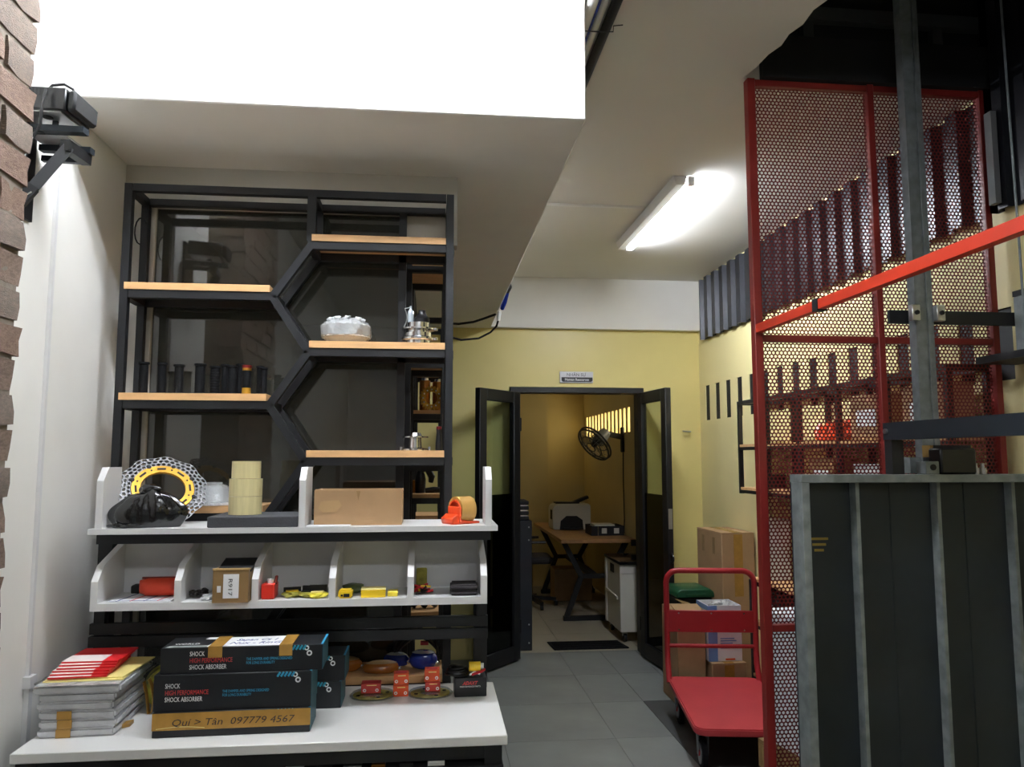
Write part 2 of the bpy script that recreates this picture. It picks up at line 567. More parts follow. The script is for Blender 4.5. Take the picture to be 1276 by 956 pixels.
# door frame and two leaves
mb = MB()
mb.box(0.605, 0.645, 5.82, 5.99, 0, 2.04).box(1.62, 1.655, 5.82, 5.99, 0, 2.04).box(0.645, 1.62, 5.82, 5.99, 2.0, 2.04)
struct('trim_5', mb, BLACK)
def leaf(name, hinge, tip, flip, handle):
    d = Vector((tip[0] - hinge[0], tip[1] - hinge[1]))
    L = d.length
    o = new_obj(name, None)
    o.location = (hinge[0], hinge[1], 0)
    o.rotation_euler = (0, 0, math.atan2(d.y, d.x))
    o['kind'] = 'structure'
    t = 0.022
    MB().box(0, 0.085, -t, t, 0.015, 1.995).build('stile', BLACK, o, local=True, bevel=0.003)
    MB().box(L - 0.085, L, -t, t, 0.015, 1.995).build('stile', BLACK, o, local=True, bevel=0.003)
    MB().box(0.085, L - 0.085, -t, t, 1.91, 1.995).build('top_rail', BLACK, o, local=True, bevel=0.003)
    MB().box(0.085, L - 0.085, -t, t, 0.015, 0.12).build('bottom_rail', BLACK, o, local=True, bevel=0.003)
    MB().box(0.085, L - 0.085, -0.004, 0.004, 1.23, 1.91).build('pane', DGLASS, o, local=True)
    MB().box(0.085, L - 0.085, -0.004, 0.004, 0.12, 1.23).build('pane', DGLASSD, o, local=True)
    if handle:
        s = 1 if flip else -1
        MB().box(L, L + 0.004, -0.014, 0.014, 1.0, 1.14).build('lock_plate', ALU, o, local=True)
        mb = MB()
        mb.tube([(L + 0.006 + 0.035 * math.sin(a), 0, 0.8 + 0.03 * math.cos(a)) for a in [PI * k / 8 for k in range(9)]], 0.007, 8)
        mb.build('pull_ring', BLACKP, o, local=True)
    for z in (0.2, 1.7):
        MB().cyl((0, 0, z), 0.026, 0.1, n=12).build('hinge', BLACKM, o, local=True)
    return o
leaf('door_1', (0.66, 5.79), (0.325, 5.40), False, False)
leaf('door_2', (1.612, 5.79), (1.672, 5.26), True, True)

# ------------------------------------------------------------ lamps
def batten(name, label, loc, rz, m, L=1.2, twin=True, tr=0.014):
    o = thing(name, label, 'ceiling light', loc, rz)
    MB().prism([(-0.035, 0), (0.035, 0), (0.022, -0.045), (-0.022, -0.045)], 'x', -L / 2, L / 2).build('housing', LAM, o, local=True)
    for s in ((-1, 1) if twin else (-1,)):
        MB().cyl((-L / 2 + 0.015, s * (0.038 + tr), -0.03), tr, L - 0.03, 'x', 16).build('tube', m, o, local=True)
        for e in (-1, 1):
            MB().box(e * (L / 2) - 0.012, e * (L / 2) + 0.012, s * 0.052 - 0.016, s * 0.052 + 0.016, -0.05, -0.005).build('lamp_holder', LAM, o, local=True)
    return o
batten('fluorescent_lamp', 'lit fluorescent tube lamp on the corridor ceiling', (1.225, 4.18, ZC - 0.001), PI / 2, TUBEH, twin=False, tr=0.021)
batten('fluorescent_lamp', 'fluorescent lamp on the ceiling just in front of the white beam', (-0.25, 1.80, ZC - 0.001), 0, TUBEF)
batten('fluorescent_lamp', 'added fill lamp, out of view on the ceiling behind the viewer', (0.5, -1.0, ZC - 0.001), 0, FILLR)  # added fixture, there only to brighten the front surfaces
o = MB().box(0.46, 1.17, 4.05, 4.066, ZC - 0.013, ZC - 0.0005).build('cable_conduit', LAM)
recentre(o); tag(o, 'thin white cable conduit on the ceiling leading to the lit lamp', 'conduit')

# ------------------------------------------------------------ corrugated strip along the right wall
def corrugated(name, y0, y1, z0, z1, pitch, label):
    pts = []
    y = y0
    while y < y1 - 1e-6:
        for (f, d) in ((0.0, 0), (0.42, 0), (0.5, 1), (0.92, 1)):
            pts.append((min(y + f * pitch, y1), 2.108 - 0.03 * d))
        y += pitch
    n = len(pts)
    vs = [(p[1], p[0], z0) for p in pts] + [(p[1], p[0], z1) for p in pts] + [(p[1] + 0.004, p[0], z0) for p in pts] + [(p[1] + 0.004, p[0], z1) for p in pts]
    fs = []
    for i in range(n - 1):
        fs += [(i, i + 1, n + i + 1, n + i), (2 * n + i, 3 * n + i, 3 * n + i + 1, 2 * n + i + 1),
               (i, 2 * n + i, 2 * n + i + 1, i + 1), (n + i, n + i + 1, 3 * n + i + 1, 3 * n + i)]
    fs += [(0, n, 3 * n, 2 * n), (n - 1, 3 * n - 1, 4 * n - 1, 2 * n - 1)]
    o = MB().add(vs, fs).build(name, PURP, smooth=False)
    recentre(o)
    return tag(o, label, 'metal sheet')
corrugated('corrugated_sheet', 2.66, 5.70, 2.41, 2.885, 0.155, 'black corrugated steel strip high on the cream wall, seen through the red mesh')
corrugated('corrugated_sheet', 0.9, 2.58, 2.41, 3.6, 0.11, 'black corrugated steel sheet inside the lift shaft above the red bar')

# ------------------------------------------------------------ display shelf with zigzag divider
def post(p, m, parent, name='post'):
    return p.build(name, m, parent)
ds = thing('display_shelf', 'tall black steel display shelf with zigzag divider and pale oak boards before the dark glass', 'shelf', (-0.455, 2.56, 0))
w = 0.024
YF, YB = 2.488, 2.634
ZT = 2.372
for x in (-0.968, 0.056):
    for y in (YF, YB):
        B(x - w / 2, x + w / 2, y - w / 2, y + w / 2, 0, ZT).build('post', BLACK, ds)
B(-0.118, -0.092, YB - w / 2, YB + w / 2, 0, ZT - w).build('post', BLACK, ds)
for y in (YF, YB):
    B(-0.954, 0.042, y - w / 2, y + w / 2, ZT - w, ZT).build('rail', BLACK, ds)
    B(-0.954, 0.042, y - w / 2, y + w / 2, 0.08, 0.08 + w).build('rail', BLACK, ds)
    B(-0.409, -0.381, y - w / 2, y + w / 2, 2.2, ZT - w).build('upright', BLACK, ds)
for x in (-0.968, 0.056, -0.395):
    B(x - w / 2, x + w / 2, YF + w / 2, YB - w / 2, ZT - w, ZT).build('rail', BLACK, ds)
right = [2.222, 1.872, 1.522, 1.172, 0.822]
left = [2.05, 1.70, 1.35]
bd = 0.022
for z in right:
    B(-0.392, 0.042, YF - 0.016, YB + 0.016, z - bd, z).build('shelf_board', WOOD, ds)
    for y in (YF, YB):
        B(-0.405, 0.042, y - w / 2, y + w / 2, z - bd - 0.026, z - bd).build('rail', BLACK, ds)
    B(0.042, 0.07, YF + w / 2, YB - w / 2, z - bd - 0.026, z - bd).build('rail', BLACK, ds)
for z in left:
    B(-0.966, -0.52, YF - 0.016, YB + 0.016, z - bd, z).build('shelf_board', WOOD, ds)
    for y in (YF, YB):
        B(-0.954, -0.505, y - w / 2, y + w / 2, z - bd - 0.026, z - bd).build('rail', BLACK, ds)
    B(-0.982, -0.954, YF + w / 2, YB - w / 2, z - bd - 0.026, z - bd).build('rail', BLACK, ds)
zz = []
for i in range(5):
    zz.append((-0.395, right[i] - 0.036))
    if i < 4: zz.append((-0.512, (left + [1.0])[i] - 0.036))
for a, b in zip(zz[:-1], zz[1:]):
    for y in (YF, YB):
        MB().bar((a[0], y, a[1]), (b[0], y, b[1]), w).build('divider', BLACK, ds)
for (x, z) in zz:
    B(x - w / 2, x + w / 2, YF + w / 2, YB - w / 2, z - w / 2, z + w / 2).build('cross_tie', BLACK, ds)
MB().tube([(-0.955 + 0.02 * math.cos(a), 2.56, 2.24 + 0.045 * math.sin(a)) for a in [0.6 + k * 0.45 for k in range(10)]], 0.0025, 6).build('loose_cable_tie', BLACKM, ds)

def narrow_shelf(label, y0, y1, boards, ztop):
    o = thing('display_shelf', label, 'shelf', (-0.02, (y0 + y1) / 2, 0))
    x0, x1 = -0.1, 0.062
    for x in (x0 + 0.012, x1 - 0.012):
        for y in (y0 + 0.012, y1 - 0.012):
            B(x - 0.012, x + 0.012, y - 0.012, y + 0.012, 0, ztop).build('post', BLACK, o)
    for y in (y0 + 0.012, y1 - 0.012):
        B(x0 + 0.024, x1 - 0.024, y - 0.012, y + 0.012, ztop - 0.024, ztop).build('rail', BLACK, o)
    for z in boards:
        B(x0 + 0.002, x1 - 0.002, y0 + 0.001, y1 - 0.001, z - 0.016, z).build('shelf_board', WOOD, o)
        for y in (y0 + 0.012, y1 - 0.012):
            B(x0 + 0.024, x1 - 0.024, y - 0.012, y + 0.012, z - 0.04, z - 0.016).build('rail', BLACK, o)
    return o
narrow_shelf('narrow black shelf end-on directly behind the right column of the display shelf', 2.80, 3.12, [2.225, 1.868, 1.49], 2.24)
narrow_shelf('narrower black shelf farther back behind the display shelf, holding the gold sprocket', 3.26, 3.58, [1.70, 1.345, 0.86], 2.10)
narrow_shelf('farthest narrow black shelf end-on behind the right column of the display shelf', 4.0, 4.3, [1.96, 1.20], 2.0)

# ------------------------------------------------------------ workbench
TZ = 0.8
wbn = thing('workbench', 'white topped black steel workbench with a black rear rack, covered in parts', 'workbench', (-0.39, 2.23, 0))
B(-0.985, 0.2, 1.995, 2.46, TZ - 0.024, TZ).build('tabletop', LAM, wbn, bevel=0.002)
for x in (-0.955, 0.165):
    for y in (2.03, 2.425):
        B(x - 0.022, x + 0.022, y - 0.022, y + 0.022, 0, TZ - 0.024).build('leg', BLACK, wbn)
B(-0.933, 0.143, 2.012, 2.05, TZ - 0.06, TZ - 0.0245).build('apron', BLACK, wbn)
B(-0.933, 0.143, 2.405, 2.445, TZ - 0.06, TZ - 0.0245).build('apron', BLACK, wbn)
for x in (-0.955, 0.165):
    B(x - 0.018, x + 0.018, 2.052, 2.403, TZ - 0.06, TZ - 0.0245).build('apron', BLACK, wbn)
B(-0.98, 0.19, 2.0, 2.42, TZ - 0.085, TZ - 0.073).build('under_shelf', BLACKM, wbn)
for x in (-0.955, 0.157):
    B(x - 0.02, x + 0.02, 2.405, 2.445, TZ, 1.265).build('rack_post', BLACK, wbn)
B(-0.98, 0.178, 2.385, 2.404, 0.987, 1.018).build('rack_rail', BLACK, wbn)
B(-0.98, 0.178, 2.380, 2.404, 0.952, 0.982).build('rack_rail', BLACK, wbn)
B(-0.9, 0.172, 2.205, 2.235, 1.265, 1.29).build('rack_rail', BLACK, wbn)
B(-0.975, 0.177, 2.405, 2.44, 1.265, 1.29).build('rack_rail', BLACK, wbn)
for x in (-0.88, -0.36, 0.155):
    B(x - 0.012, x + 0.012, 2.235, 2.405, 1.266, 1.289).build('rack_arm', BLACK, wbn)
B(-0.97, 0.185, 2.005, 2.4, 0.45, TZ - 0.0855).build('drawer_box', LAMG, wbn, label='pale drawer box under the bench top')
for i in range(7):
    x = -0.42 + i * 0.07
    h = rnd.uniform(0.004, 0.0115)
    pm = rnd.choice([ALU, BLACKM, BRASS, LAMG])
    o = B(x, x + rnd.uniform(0.03, 0.06), 2.012, 2.05, TZ - 0.0728, TZ - 0.0728 + h).build('metal_part', pm)
    recentre(o)
    tag(o, 'small loose metal part on the ledge under the bench top, %s from the right leg' % ['seventh', 'sixth', 'fifth', 'fourth', 'third', 'second', 'first'][i], 'part', 'loose parts under the bench top')

# pigeonhole unit
PZ = 1.108
pg = thing('pigeonhole_shelf', 'white melamine pigeonhole shelf with five open bays under the upper shelf', 'shelf', (-0.37, 2.3, 1.0185))
B(-0.906, 0.162, 2.2, 2.4, PZ - 0.02, PZ).build('bottom_board', LAMG, pg)
B(-0.906, 0.162, 2.382, 2.4, PZ, 1.252).build('back_panel', LAMG, pg)
for x in (-0.897, -0.681, -0.477, -0.269, -0.053, 0.153):
    MB().prism([(2.2, PZ), (2.2, 1.166), (2.235, 1.205), (2.381, 1.252), (2.381, PZ)], 'x', x - 0.009, x + 0.009).build('partition', LAMG, pg)
for x in (-0.955, 0.157):
    B(x - 0.015, x + 0.015, 2.386, 2.403, 1.0185, 1.0875).build('bracket', BLACK, pg)
# upper shelf
UZ = 1.306
us = thing('upper_shelf', 'long white shelf with three upright end panels on top of the bench rack', 'shelf', (-0.37, 2.32, 1.2905))
B(-0.922, 0.192, 2.2, 2.44, UZ - 0.015, UZ).build('board', LAMG, us)
for x in (-0.897, -0.357, 0.166):
    MB().prism([(2.205, UZ), (2.205, 1.436), (2.235, 1.472), (2.325, 1.472), (2.325, UZ)], 'x', x - 0.009, x + 0.009).build('end_panel', LAMG, us)

# ------------------------------------------------------------ things on the upper shelf
E0 = 0.0006
bg = thing('rubbish_bag', 'shiny black plastic bag knotted on top at the left end of the upper shelf', 'bag', (-0.785, 2.252, UZ + E0))
rr = random.Random(21)
mb = MB()
n, m_ = 72, 30
pl_ = [(rr.randint(5, 17), rr.uniform(0, 6), rr.uniform(0.6, 1.6)) for _ in range(7)]
vs = []
for i in range(m_ + 1):
    t = i / m_
    # profile from base to neck
    r_ = (0.95 + 0.22 * math.sin(PI * min(1, t * 1.4))) * max(0.0, 1 - t ** 4) ** 0.6 + 0.17 * t
    for k in range(n):
        a = 2 * PI * k / n
        q = 1.0
        for (f_, p_, w_) in pl_:
            q += 0.022 * w_ * math.sin(f_ * a + p_ + 2.0 * t * math.sin(p_)) * (0.4 + t)
        q += 0.16 * math.sin(2 * a + 0.6) * (1 - t) + 0.06 * math.sin(3 * a + 1.9)
        z = 0.094 * t ** 0.9 * (1 + 0.1 * math.sin(a + 2.4) + 0.05 * math.sin(4 * a))
        vs.append((0.079 * r_ * q * math.cos(a), 0.036 * r_ * q * math.sin(a), max(0.0, z)))
fs = []
for i in range(m_):
    for k in range(n):
        l = (k + 1) % n
        fs.append((i * n + k, i * n + l, (i + 1) * n + l, (i + 1) * n + k))
fs += [tuple(range(n))[::-1], tuple(m_ * n + k for k in range(n))]
mb.add(vs, fs).build('bag_body', BAG, bg, local=True)
MB().blob((0.0, 0.0, 0.102), 0.026, 0.018, 0.017, seed=8, amp=0.5).build('knot', BAG, bg, local=True)
MB().blob((-0.05, -0.036, 0.006), 0.035, 0.008, 0.007, seed=5, amp=0.5, flat=0.0).build('bag_corner', BAG, bg, local=True)

# brake disc
def annulus_holes(mb, r0, r1, rows, n, fill, M, wav=0.0, wn=10):
    """perforated ring made of cells with an octagonal hole"""
    for i in range(rows):
        ra = r0 + (r1 - r0) * i / rows
        rb = r0 + (r1 - r0) * (i + 1) / rows
        for k in range(n):
            a0 = 2 * PI * (k + 0.5 * (i % 2)) / n
            a1 = 2 * PI * (k + 1 + 0.5 * (i % 2)) / n
            vs = []
            for (u, v) in [(-1, -1), (0, -1), (1, -1), (1, 0), (1, 1), (0, 1), (-1, 1), (-1, 0)]:
                vs.append((u, v))
            for (u, v) in [(-.7, -.7), (0, -1), (.7, -.7), (1, 0), (.7, .7), (0, 1), (-.7, .7), (-1, 0)]:
                vs.append((u * fill, v * fill))
            P = []
            for z in (-0.002, 0.002):
                for (u, v) in vs:
                    a = a0 + (a1 - a0) * (u + 1) / 2
                    r = ra + (rb - ra) * (v + 1) / 2
                    r *= 1 + wav * math.sin(wn * a) * (r - r0) / (r1 - r0)
                    P.append((r * math.cos(a), r * math.sin(a), z))
            F = []
            for q in range(8):
                t = (q + 1) % 8
                F.append((q, t, 8 + t, 8 + q))
                F.append((16 + q, 24 + q, 24 + t, 16 + t))
                F.append((8 + q, 8 + t, 24 + t, 24 + q))
            mb.add(P, F, M)
    return mb
bdk = thing('brake_disc', 'gold and silver perforated motorcycle brake disc leaning behind the black bag', 'brake disc', (-0.79, 2.38, UZ + 0.002))
# leaning back and turned; centre 0.105 above the shelf
MD = Matrix.Translation((0, 0, 0.098)) @ Vector((0.34, -0.68, 0.65)).to_track_quat('Z', 'Y').to_matrix().to_4x4()
annulus_holes(MB(), 0.088, 0.122, 3, 40, 0.8, MD, 0.03, 10).build('disc_rotor', mat('rotor_steel', (112, 112, 115), 0.4, metal=0.3), bdk, local=True)
mb = MB()
n = 60
for k in range(n):
    a0, a1 = 2 * PI * k / n, 2 * PI * (k + 1) / n
    vs = []
    for z in (-0.004, 0.004):
        for (r, a) in ((0.062, a0), (0.062, a1), (0.086, a1), (0.086, a0)):
            vs.append((r * math.cos(a), r * math.sin(a), z))
    mb.add(vs, [(0, 3, 2, 1), (4, 5, 6, 7), (0, 1, 5, 4), (2, 3, 7, 6)], MD)
mb.build('disc_carrier', GOLD, bdk, local=True)
for k in range(8):
    M2 = MD @ Matrix.Rotation(2 * PI * k / 8, 4, 'Z')
    MB().box(0.071, 0.077, -0.012, 0.012, 0.0042, 0.0052, M2).build('slot', BLACKM, bdk, local=True)
    M3 = MD @ Matrix.Rotation(2 * PI * (k + 0.5) / 8, 4, 'Z')
    MB().cyl((0.088, 0, -0.005), 0.006, 0.0105, n=10, M=M3).build('bobbin', BLACKM, bdk, local=True)
    MB().cyl((0.074, 0, 0.004), 0.0028, 0.0012, n=8, M=M3).build('bolt_hole', BLACKM, bdk, local=True)

sl = B(-0.612, -0.368, 2.205, 2.40, UZ + E0, UZ + 0.030).build('foam_slab', SLAB, bevel=0.002)
recentre(sl); tag(sl, 'dark grey flat foam slab under the cream tape rolls', 'slab')
B(-0.61, -0.37, 2.2035, 2.205, UZ + 0.0155, UZ + 0.0165).build('seam', BLACKM, sl)
sl.children[0].data.transform(Matrix.Translation(-sl.location)); 
zt = UZ + 0.0306
for i, (rr, hh, lab) in enumerate([(0.046, 0.052, 'cream adhesive tape roll at the bottom of the three-roll stack'),
                                   (0.046, 0.05, 'cream adhesive tape roll in the middle of the three-roll stack'),
                                   (0.0405, 0.05, 'smaller cream adhesive tape roll on top of the three-roll stack')]):
    t = thing('tape_roll', lab, 'tape', (-0.532, 2.295, zt), 0, 'cream tape rolls on the foam slab')
    MB().lathe([(rr, 0.0005), (rr, hh - 0.0005), (0.034, hh - 0.0005), (0.034, 0.0005)], n=36, closed=True).build('tape', TAPE, t, local=True)
    MB().lathe([(0.0338, 0.001), (0.0338, hh - 0.001), (0.031, hh - 0.001), (0.031, 0.001)], n=30, closed=True).build('core', CARD, t, local=True)
    zt += hh + 0.0003

cb = thing('cardboard_box', 'worn open-topped cardboard box on the middle of the upper shelf', 'box', (-0.205, 2.31, UZ + E0))
X0, X1, Y0, Y1, Z0, Z1 = -0.33, -0.082, 2.245, 2.375, UZ + E0, UZ + 0.1
mb = MB()
mb.box(X0, X1, Y0, Y0 + 0.004, Z0, Z1).box(X0, X1, Y1 - 0.004, Y1, Z0, Z1).box(X0, X0 + 0.004, Y0 + 0.004, Y1 - 0.004, Z0, Z1)
mb.box(X1 - 0.004, X1, Y0 + 0.004, Y1 - 0.004, Z0, Z1).box(X0 + 0.004, X1 - 0.004, Y0 + 0.004, Y1 - 0.004, Z0, Z0 + 0.004)
mb.build('carton_body', CARD, cb)
for (a, b, ang) in ((X0 + 0.002, -0.212, 14), (-0.206, X1 + 0.002, 8)):
    M = Matrix.Translation((0, Y0 + 0.002, Z1)) @ Matrix.Rotation(R(-ang), 4, 'X')
    MB().box(a, b, 0, 0.062, 0, 0.003, M).build('flap', CARD, cb)
MB().prism([(-0.212, Z1 - 0.002), (-0.206, Z1 - 0.03), (-0.20, Z1 - 0.002)], 'y', Y0 - 0.0012, Y0).build('tear', CARDD, cb)
MB().prism([(-0.318, 1.355), (-0.31, 1.375), (-0.262, 1.378), (-0.252, 1.362), (-0.268, 1.345), (-0.305, 1.343)], 'y', Y0 - 0.0012, Y0).build('clear_tape', mat('clear_tape', (182, 150, 108), 0.15), cb)
o = MB().box(0, 0.12, 0, 0.04, 0, 0.0025, Matrix.Translation((-0.345, 2.203, UZ + E0))).build('paper_sheet', PAPER)
recentre(o); tag(o, 'white paper slip in front of the worn cardboard box on the upper shelf', 'paper')

td = thing('tape_dispenser', 'kraft tape roll in an orange hand dispenser at the right end of the upper shelf', 'tape', (0.088, 2.28, UZ + E0), R(32))
M = Matrix.Translation((-0.006, 0, 0.0405))
MB().lathe([(0.038, -0.012), (0.038, 0.038), (0.029, 0.038), (0.029, -0.012)], axis='x', n=36, closed=True, M=M).build('tape', KRAFT, td, local=True)
MB().lathe([(0.0285, -0.016), (0.0285, 0.02), (0.0245, 0.02), (0.0245, -0.016)], axis='x', n=30, closed=True, M=M).build('core', ORANGEP, td, local=True)
MB().prism([(-0.046, 0.0), (0.05, 0.0), (0.05, 0.006), (0.012, 0.008), (-0.012, 0.012), (-0.03, 0.03), (-0.05, 0.016)], 'y', -0.03, 0.03).build('dispenser_body', ORANGEP, td, local=True, bevel=0.002)
MB().box(-0.026, -0.0195, -0.036, 0.028, 0.004, 0.05).build('side_plate', ORANGEP, td, local=True, bevel=0.002)

# ------------------------------------------------------------ things on the display shelf
def grip(x, y, z, h, r, kind, lab):
    r *= 0.9
    g = thing('handlebar_grip', lab, 'grip', (x, y, z + E0), rnd.uniform(0, 3), 'handlebar grips on the display shelf')
    prof = [(r * 1.18, 0), (r * 1.18, h * 0.04), (r, h * 0.05)]
    if kind == 'ribbed':
        for k in range(9):
            z0 = h * (0.08 + 0.09 * k)
            prof += [(r, z0), (r * 1.1, z0 + h * 0.02), (r * 1.1, z0 + h * 0.05), (r, z0 + h * 0.07)]
    prof += [(r, h * 0.93), (r * 1.22, h * 0.94), (r * 1.22, h), (r * 0.8, h), (r * 0.8, h * 0.7)]
    if kind == 'gold':
        MB().lathe([(r * 1.05, 0), (r * 1.05, h * 0.22)], n=20).build('collar', GOLD, g, local=True)
        MB().lathe([(r, h * 0.22), (r, h * 0.82)], n=20).build('sleeve', RUBBER, g, local=True)
        MB().lathe([(r * 1.05, h * 0.82), (r * 1.05, h * 0.9)], n=20).build('collar', GOLD, g, local=True)
        MB().lathe([(r * 1.15, h * 0.9), (r * 1.15, h)], n=20).build('end_ring', mat('red_anodised', (120, 30, 34), 0.3, metal=0.6), g, local=True)
    else:
        MB().lathe(prof, n=20).build('sleeve', RUBBER, g, local=True)
        MB().lathe([(r * 0.78, h * 0.72), (r * 0.78, h * 0.98)], n=16).build('core', BLACKM, g, local=True)
    return g
GZ = 1.70
grip(-0.915, 2.53, GZ, 0.102, 0.0155, 'plain', 'tallest plain black handlebar grip, leftmost on the grip shelf')
grip(-0.862, 2.54, GZ, 0.102, 0.0145, 'plain', 'second black handlebar grip from the left post')
grip(-0.803, 2.52, GZ, 0.094, 0.0155, 'plain', 'third black handlebar grip from the left post, with wide top rim')
grip(-0.738, 2.52, GZ, 0.098, 0.017, 'plain', 'fourth black handlebar grip from the left post, the thickest one')
grip(-0.69, 2.515, GZ, 0.09, 0.0155, 'ribbed', 'heavily ribbed black handlebar grip in the middle of the row')
grip(-0.681, 2.60, GZ, 0.106, 0.0145, 'plain', 'black handlebar grip standing behind the ribbed one')
grip(-0.637, 2.515, GZ, 0.092, 0.0155, 'plain', 'plain black handlebar grip left of the gold-banded one')
grip(-0.632, 2.60, GZ, 0.108, 0.0145, 'plain', 'black handlebar grip at the back, behind the one beside the gold-banded grip')
grip(-0.592, 2.515, GZ, 0.094, 0.015, 'gold', 'black handlebar grip with gold collars and a red top ring')
grip(-0.553, 2.53, GZ, 0.094, 0.0125, 'plain', 'slim black handlebar grip right of the gold-banded one')
grip(-0.537, 2.51, GZ, 0.086, 0.011, 'plain', 'slim short black handlebar grip at the right end of the row')

# film-wrapped hub
hb = thing('wheel_hub', 'silver wheel hub wrapped in crinkled clear film on the middle right shelf', 'hub', (-0.285, 2.56, 1.872 + E0))
MB().lathe([(0.056, 0), (0.06, 0.012), (0.077, 0.024), (0.078, 0.06), (0.07, 0.064), (0.052, 0.074), (0.03, 0.078), (0.03, 0.06)], n=40).build('hub_body', ALU, hb, local=True)
mb = MB()
rr = random.Random(12)
prof = [(0.06, 0.002), (0.066, 0.012), (0.082, 0.026), (0.0835, 0.058), (0.072, 0.072), (0.05, 0.084)]
nn = 44
vs = []
for (r_, z_) in prof:
    for k in range(nn):
        a = 2 * PI * k / nn
        q = 1 + rr.uniform(-0.035, 0.035)
        vs.append((r_ * q * math.cos(a), r_ * q * math.sin(a), max(0, z_ + rr.uniform(-0.003, 0.004))))
fs = []
for i in range(len(prof) - 1):
    for k in range(nn):
        fs.append((i * nn + k, i * nn + (k + 1) % nn, (i + 1) * nn + (k + 1) % nn, (i + 1) * nn + k))
mb.add(vs, fs).build('film_wrap', MILKY, hb, local=True)
MB().lathe([(0.0795, 0.022), (0.0795, 0.026), (0.072, 0.026), (0.072, 0.022)], n=40, closed=True).build('rim', FILMW, hb, local=True)
MB().lathe([(0.0795, 0.058), (0.0795, 0.063), (0.06, 0.072), (0.06, 0.068)], n=40, closed=True).build('rim', FILMW, hb, local=True)
for k in range(9):
    a = 2 * PI * k / 9
    MB().blob((0.05 * math.cos(a), 0.05 * math.sin(a), 0.082), 0.012, 0.01, 0.008, seed=k, amp=0.8, n=10, m=6).build('film_fold', FILMW, hb, local=True)

# stacked bright hub
h2 = thing('wheel_hub', 'bright stepped aluminium wheel hub with a black cap on the middle right shelf', 'hub', (-0.047, 2.565, 1.872 + E0))
MB().lathe([(0.042, 0), (0.042, 0.018), (0.056, 0.02), (0.056, 0.026), (0.04, 0.027), (0.046, 0.03), (0.046, 0.043), (0.036, 0.045),
            (0.036, 0.052), (0.056, 0.054), (0.056, 0.059), (0.038, 0.061), (0.038, 0.078), (0.02, 0.08), (0.02, 0.06)], n=40).build('hub_body', CHROME, h2, local=True)
for z, s in ((0.023, 1), (0.056, 1)):
    MB().cyl((0.058, -0.012, z - 0.004), 0.008, 0.009, n=12).build('lug', CHROME, h2, local=True)
MB().lathe([(0.026, 0.0802), (0.027, 0.094), (0.018, 0.104), (0.012, 0.115), (0.012, 0.122), (0, 0.122)], c=(0.012, 0, 0), n=20).build('cap', BLACKP, h2, local=True)
MB().lathe([(0.010, 0.0802), (0.010, 0.118), (0.004, 0.126), (0.004, 0.136), (0, 0.136)], c=(-0.026, -0.002, 0), n=14).build('nozzle', LENSG, h2, local=True)
MB().tube([(-0.05 + 0.012 * math.sin(k * 0.35), 0.0, 0.06 + 0.0085 * k) for k in range(9)] + [(-0.028, 0, 0.132)], 0.0018, 6).build('wire', ALU, h2, local=True)

# low hub
h3 = thing('wheel_hub', 'small polished double-flange hub on the lowest visible right shelf', 'hub', (-0.052, 2.555, 1.522 + E0))
MB().lathe([(0.046, 0), (0.046, 0.005), (0.022, 0.01), (0.020, 0.04), (0.043, 0.042), (0.043, 0.046), (0.022, 0.048), (0.017, 0.058), (0.009, 0.06), (0.009, 0.05)], n=36).build('hub_body', CHROME, h3, local=True)
for s in (-1, 1):
    MB().box(s * 0.046 - 0.004, s * 0.046 + 0.004, -0.01, 0.01, 0.0, 0.012).build('foot', CHROME, h3, local=True)
o = thing('brake_lever', 'slim black and red lever standing beside the small polished hub', 'lever', (0.026, 2.57, 1.522 + E0))
MB().lathe([(0.012, 0), (0.011, 0.03), (0.008, 0.06), (0.009, 0.07), (0, 0.07)], n=14).build('lever_body', BLACKP, o, local=True)
MB().lathe([(0.0095, 0.07), (0.0085, 0.08), (0, 0.082)], n=14).build('red_tip', MATS['red_anodised'], o, local=True)

# clear headlamp shell on the left low shelf
hc_ = thing('headlamp_lens', 'grey translucent cone-shaped headlamp shell beside the cream tape stack', 'headlamp', (-0.688, 2.545, 1.35 + E0))
MB().lathe([(0.082, 0), (0.082, 0.008), (0.07, 0.012), (0.05, 0.052), (0.036, 0.062), (0.026, 0.064), (0.026, 0.07), (0, 0.071)], n=32).build('lens', MILKY, hc_, local=True)
MB().lathe([(0.032, 0.002), (0.03, 0.05), (0.024, 0.056), (0, 0.058)], n=24).build('reflector', LENSG, hc_, local=True)
MB().lathe([(0.084, 0.001), (0.084, 0.009), (0.076, 0.009), (0.076, 0.001)], n=32, closed=True).build('rim', FILMW, hc_, local=True)

# goods on the narrow shelves behind
sp = thing('sprocket', 'gold toothed sprocket ring standing on the narrow shelf behind', 'sprocket', (0.0, 3.31, 1.70 + E0))
M = Matrix.Translation((0, 0, 0.0545)) @ Euler((R(90), 0, R(6)), 'XYZ').to_matrix().to_4x4()
mb = MB()
n = 24
ro = []
for k in range(n):
    a = 2 * PI * k / n
    for (da, r) in ((-0.32, 0.046), (-0.14, 0.0535), (0.14, 0.0535), (0.32, 0.046)):
        t = a + da * 2 * PI / n * 1.4
        ro.append((r * math.cos(t), r * math.sin(t)))
m_ = len(ro)
vs = [(x, y, z) for z in (-0.004, 0.004) for (x, y) in ro]
ri = [(0.027 * math.cos(2 * PI * k / m_), 0.027 * math.sin(2 * PI * k / m_)) for k in range(m_)]
vs += [(x, y, z) for z in (-0.004, 0.004) for (x, y) in ri]
fs = []
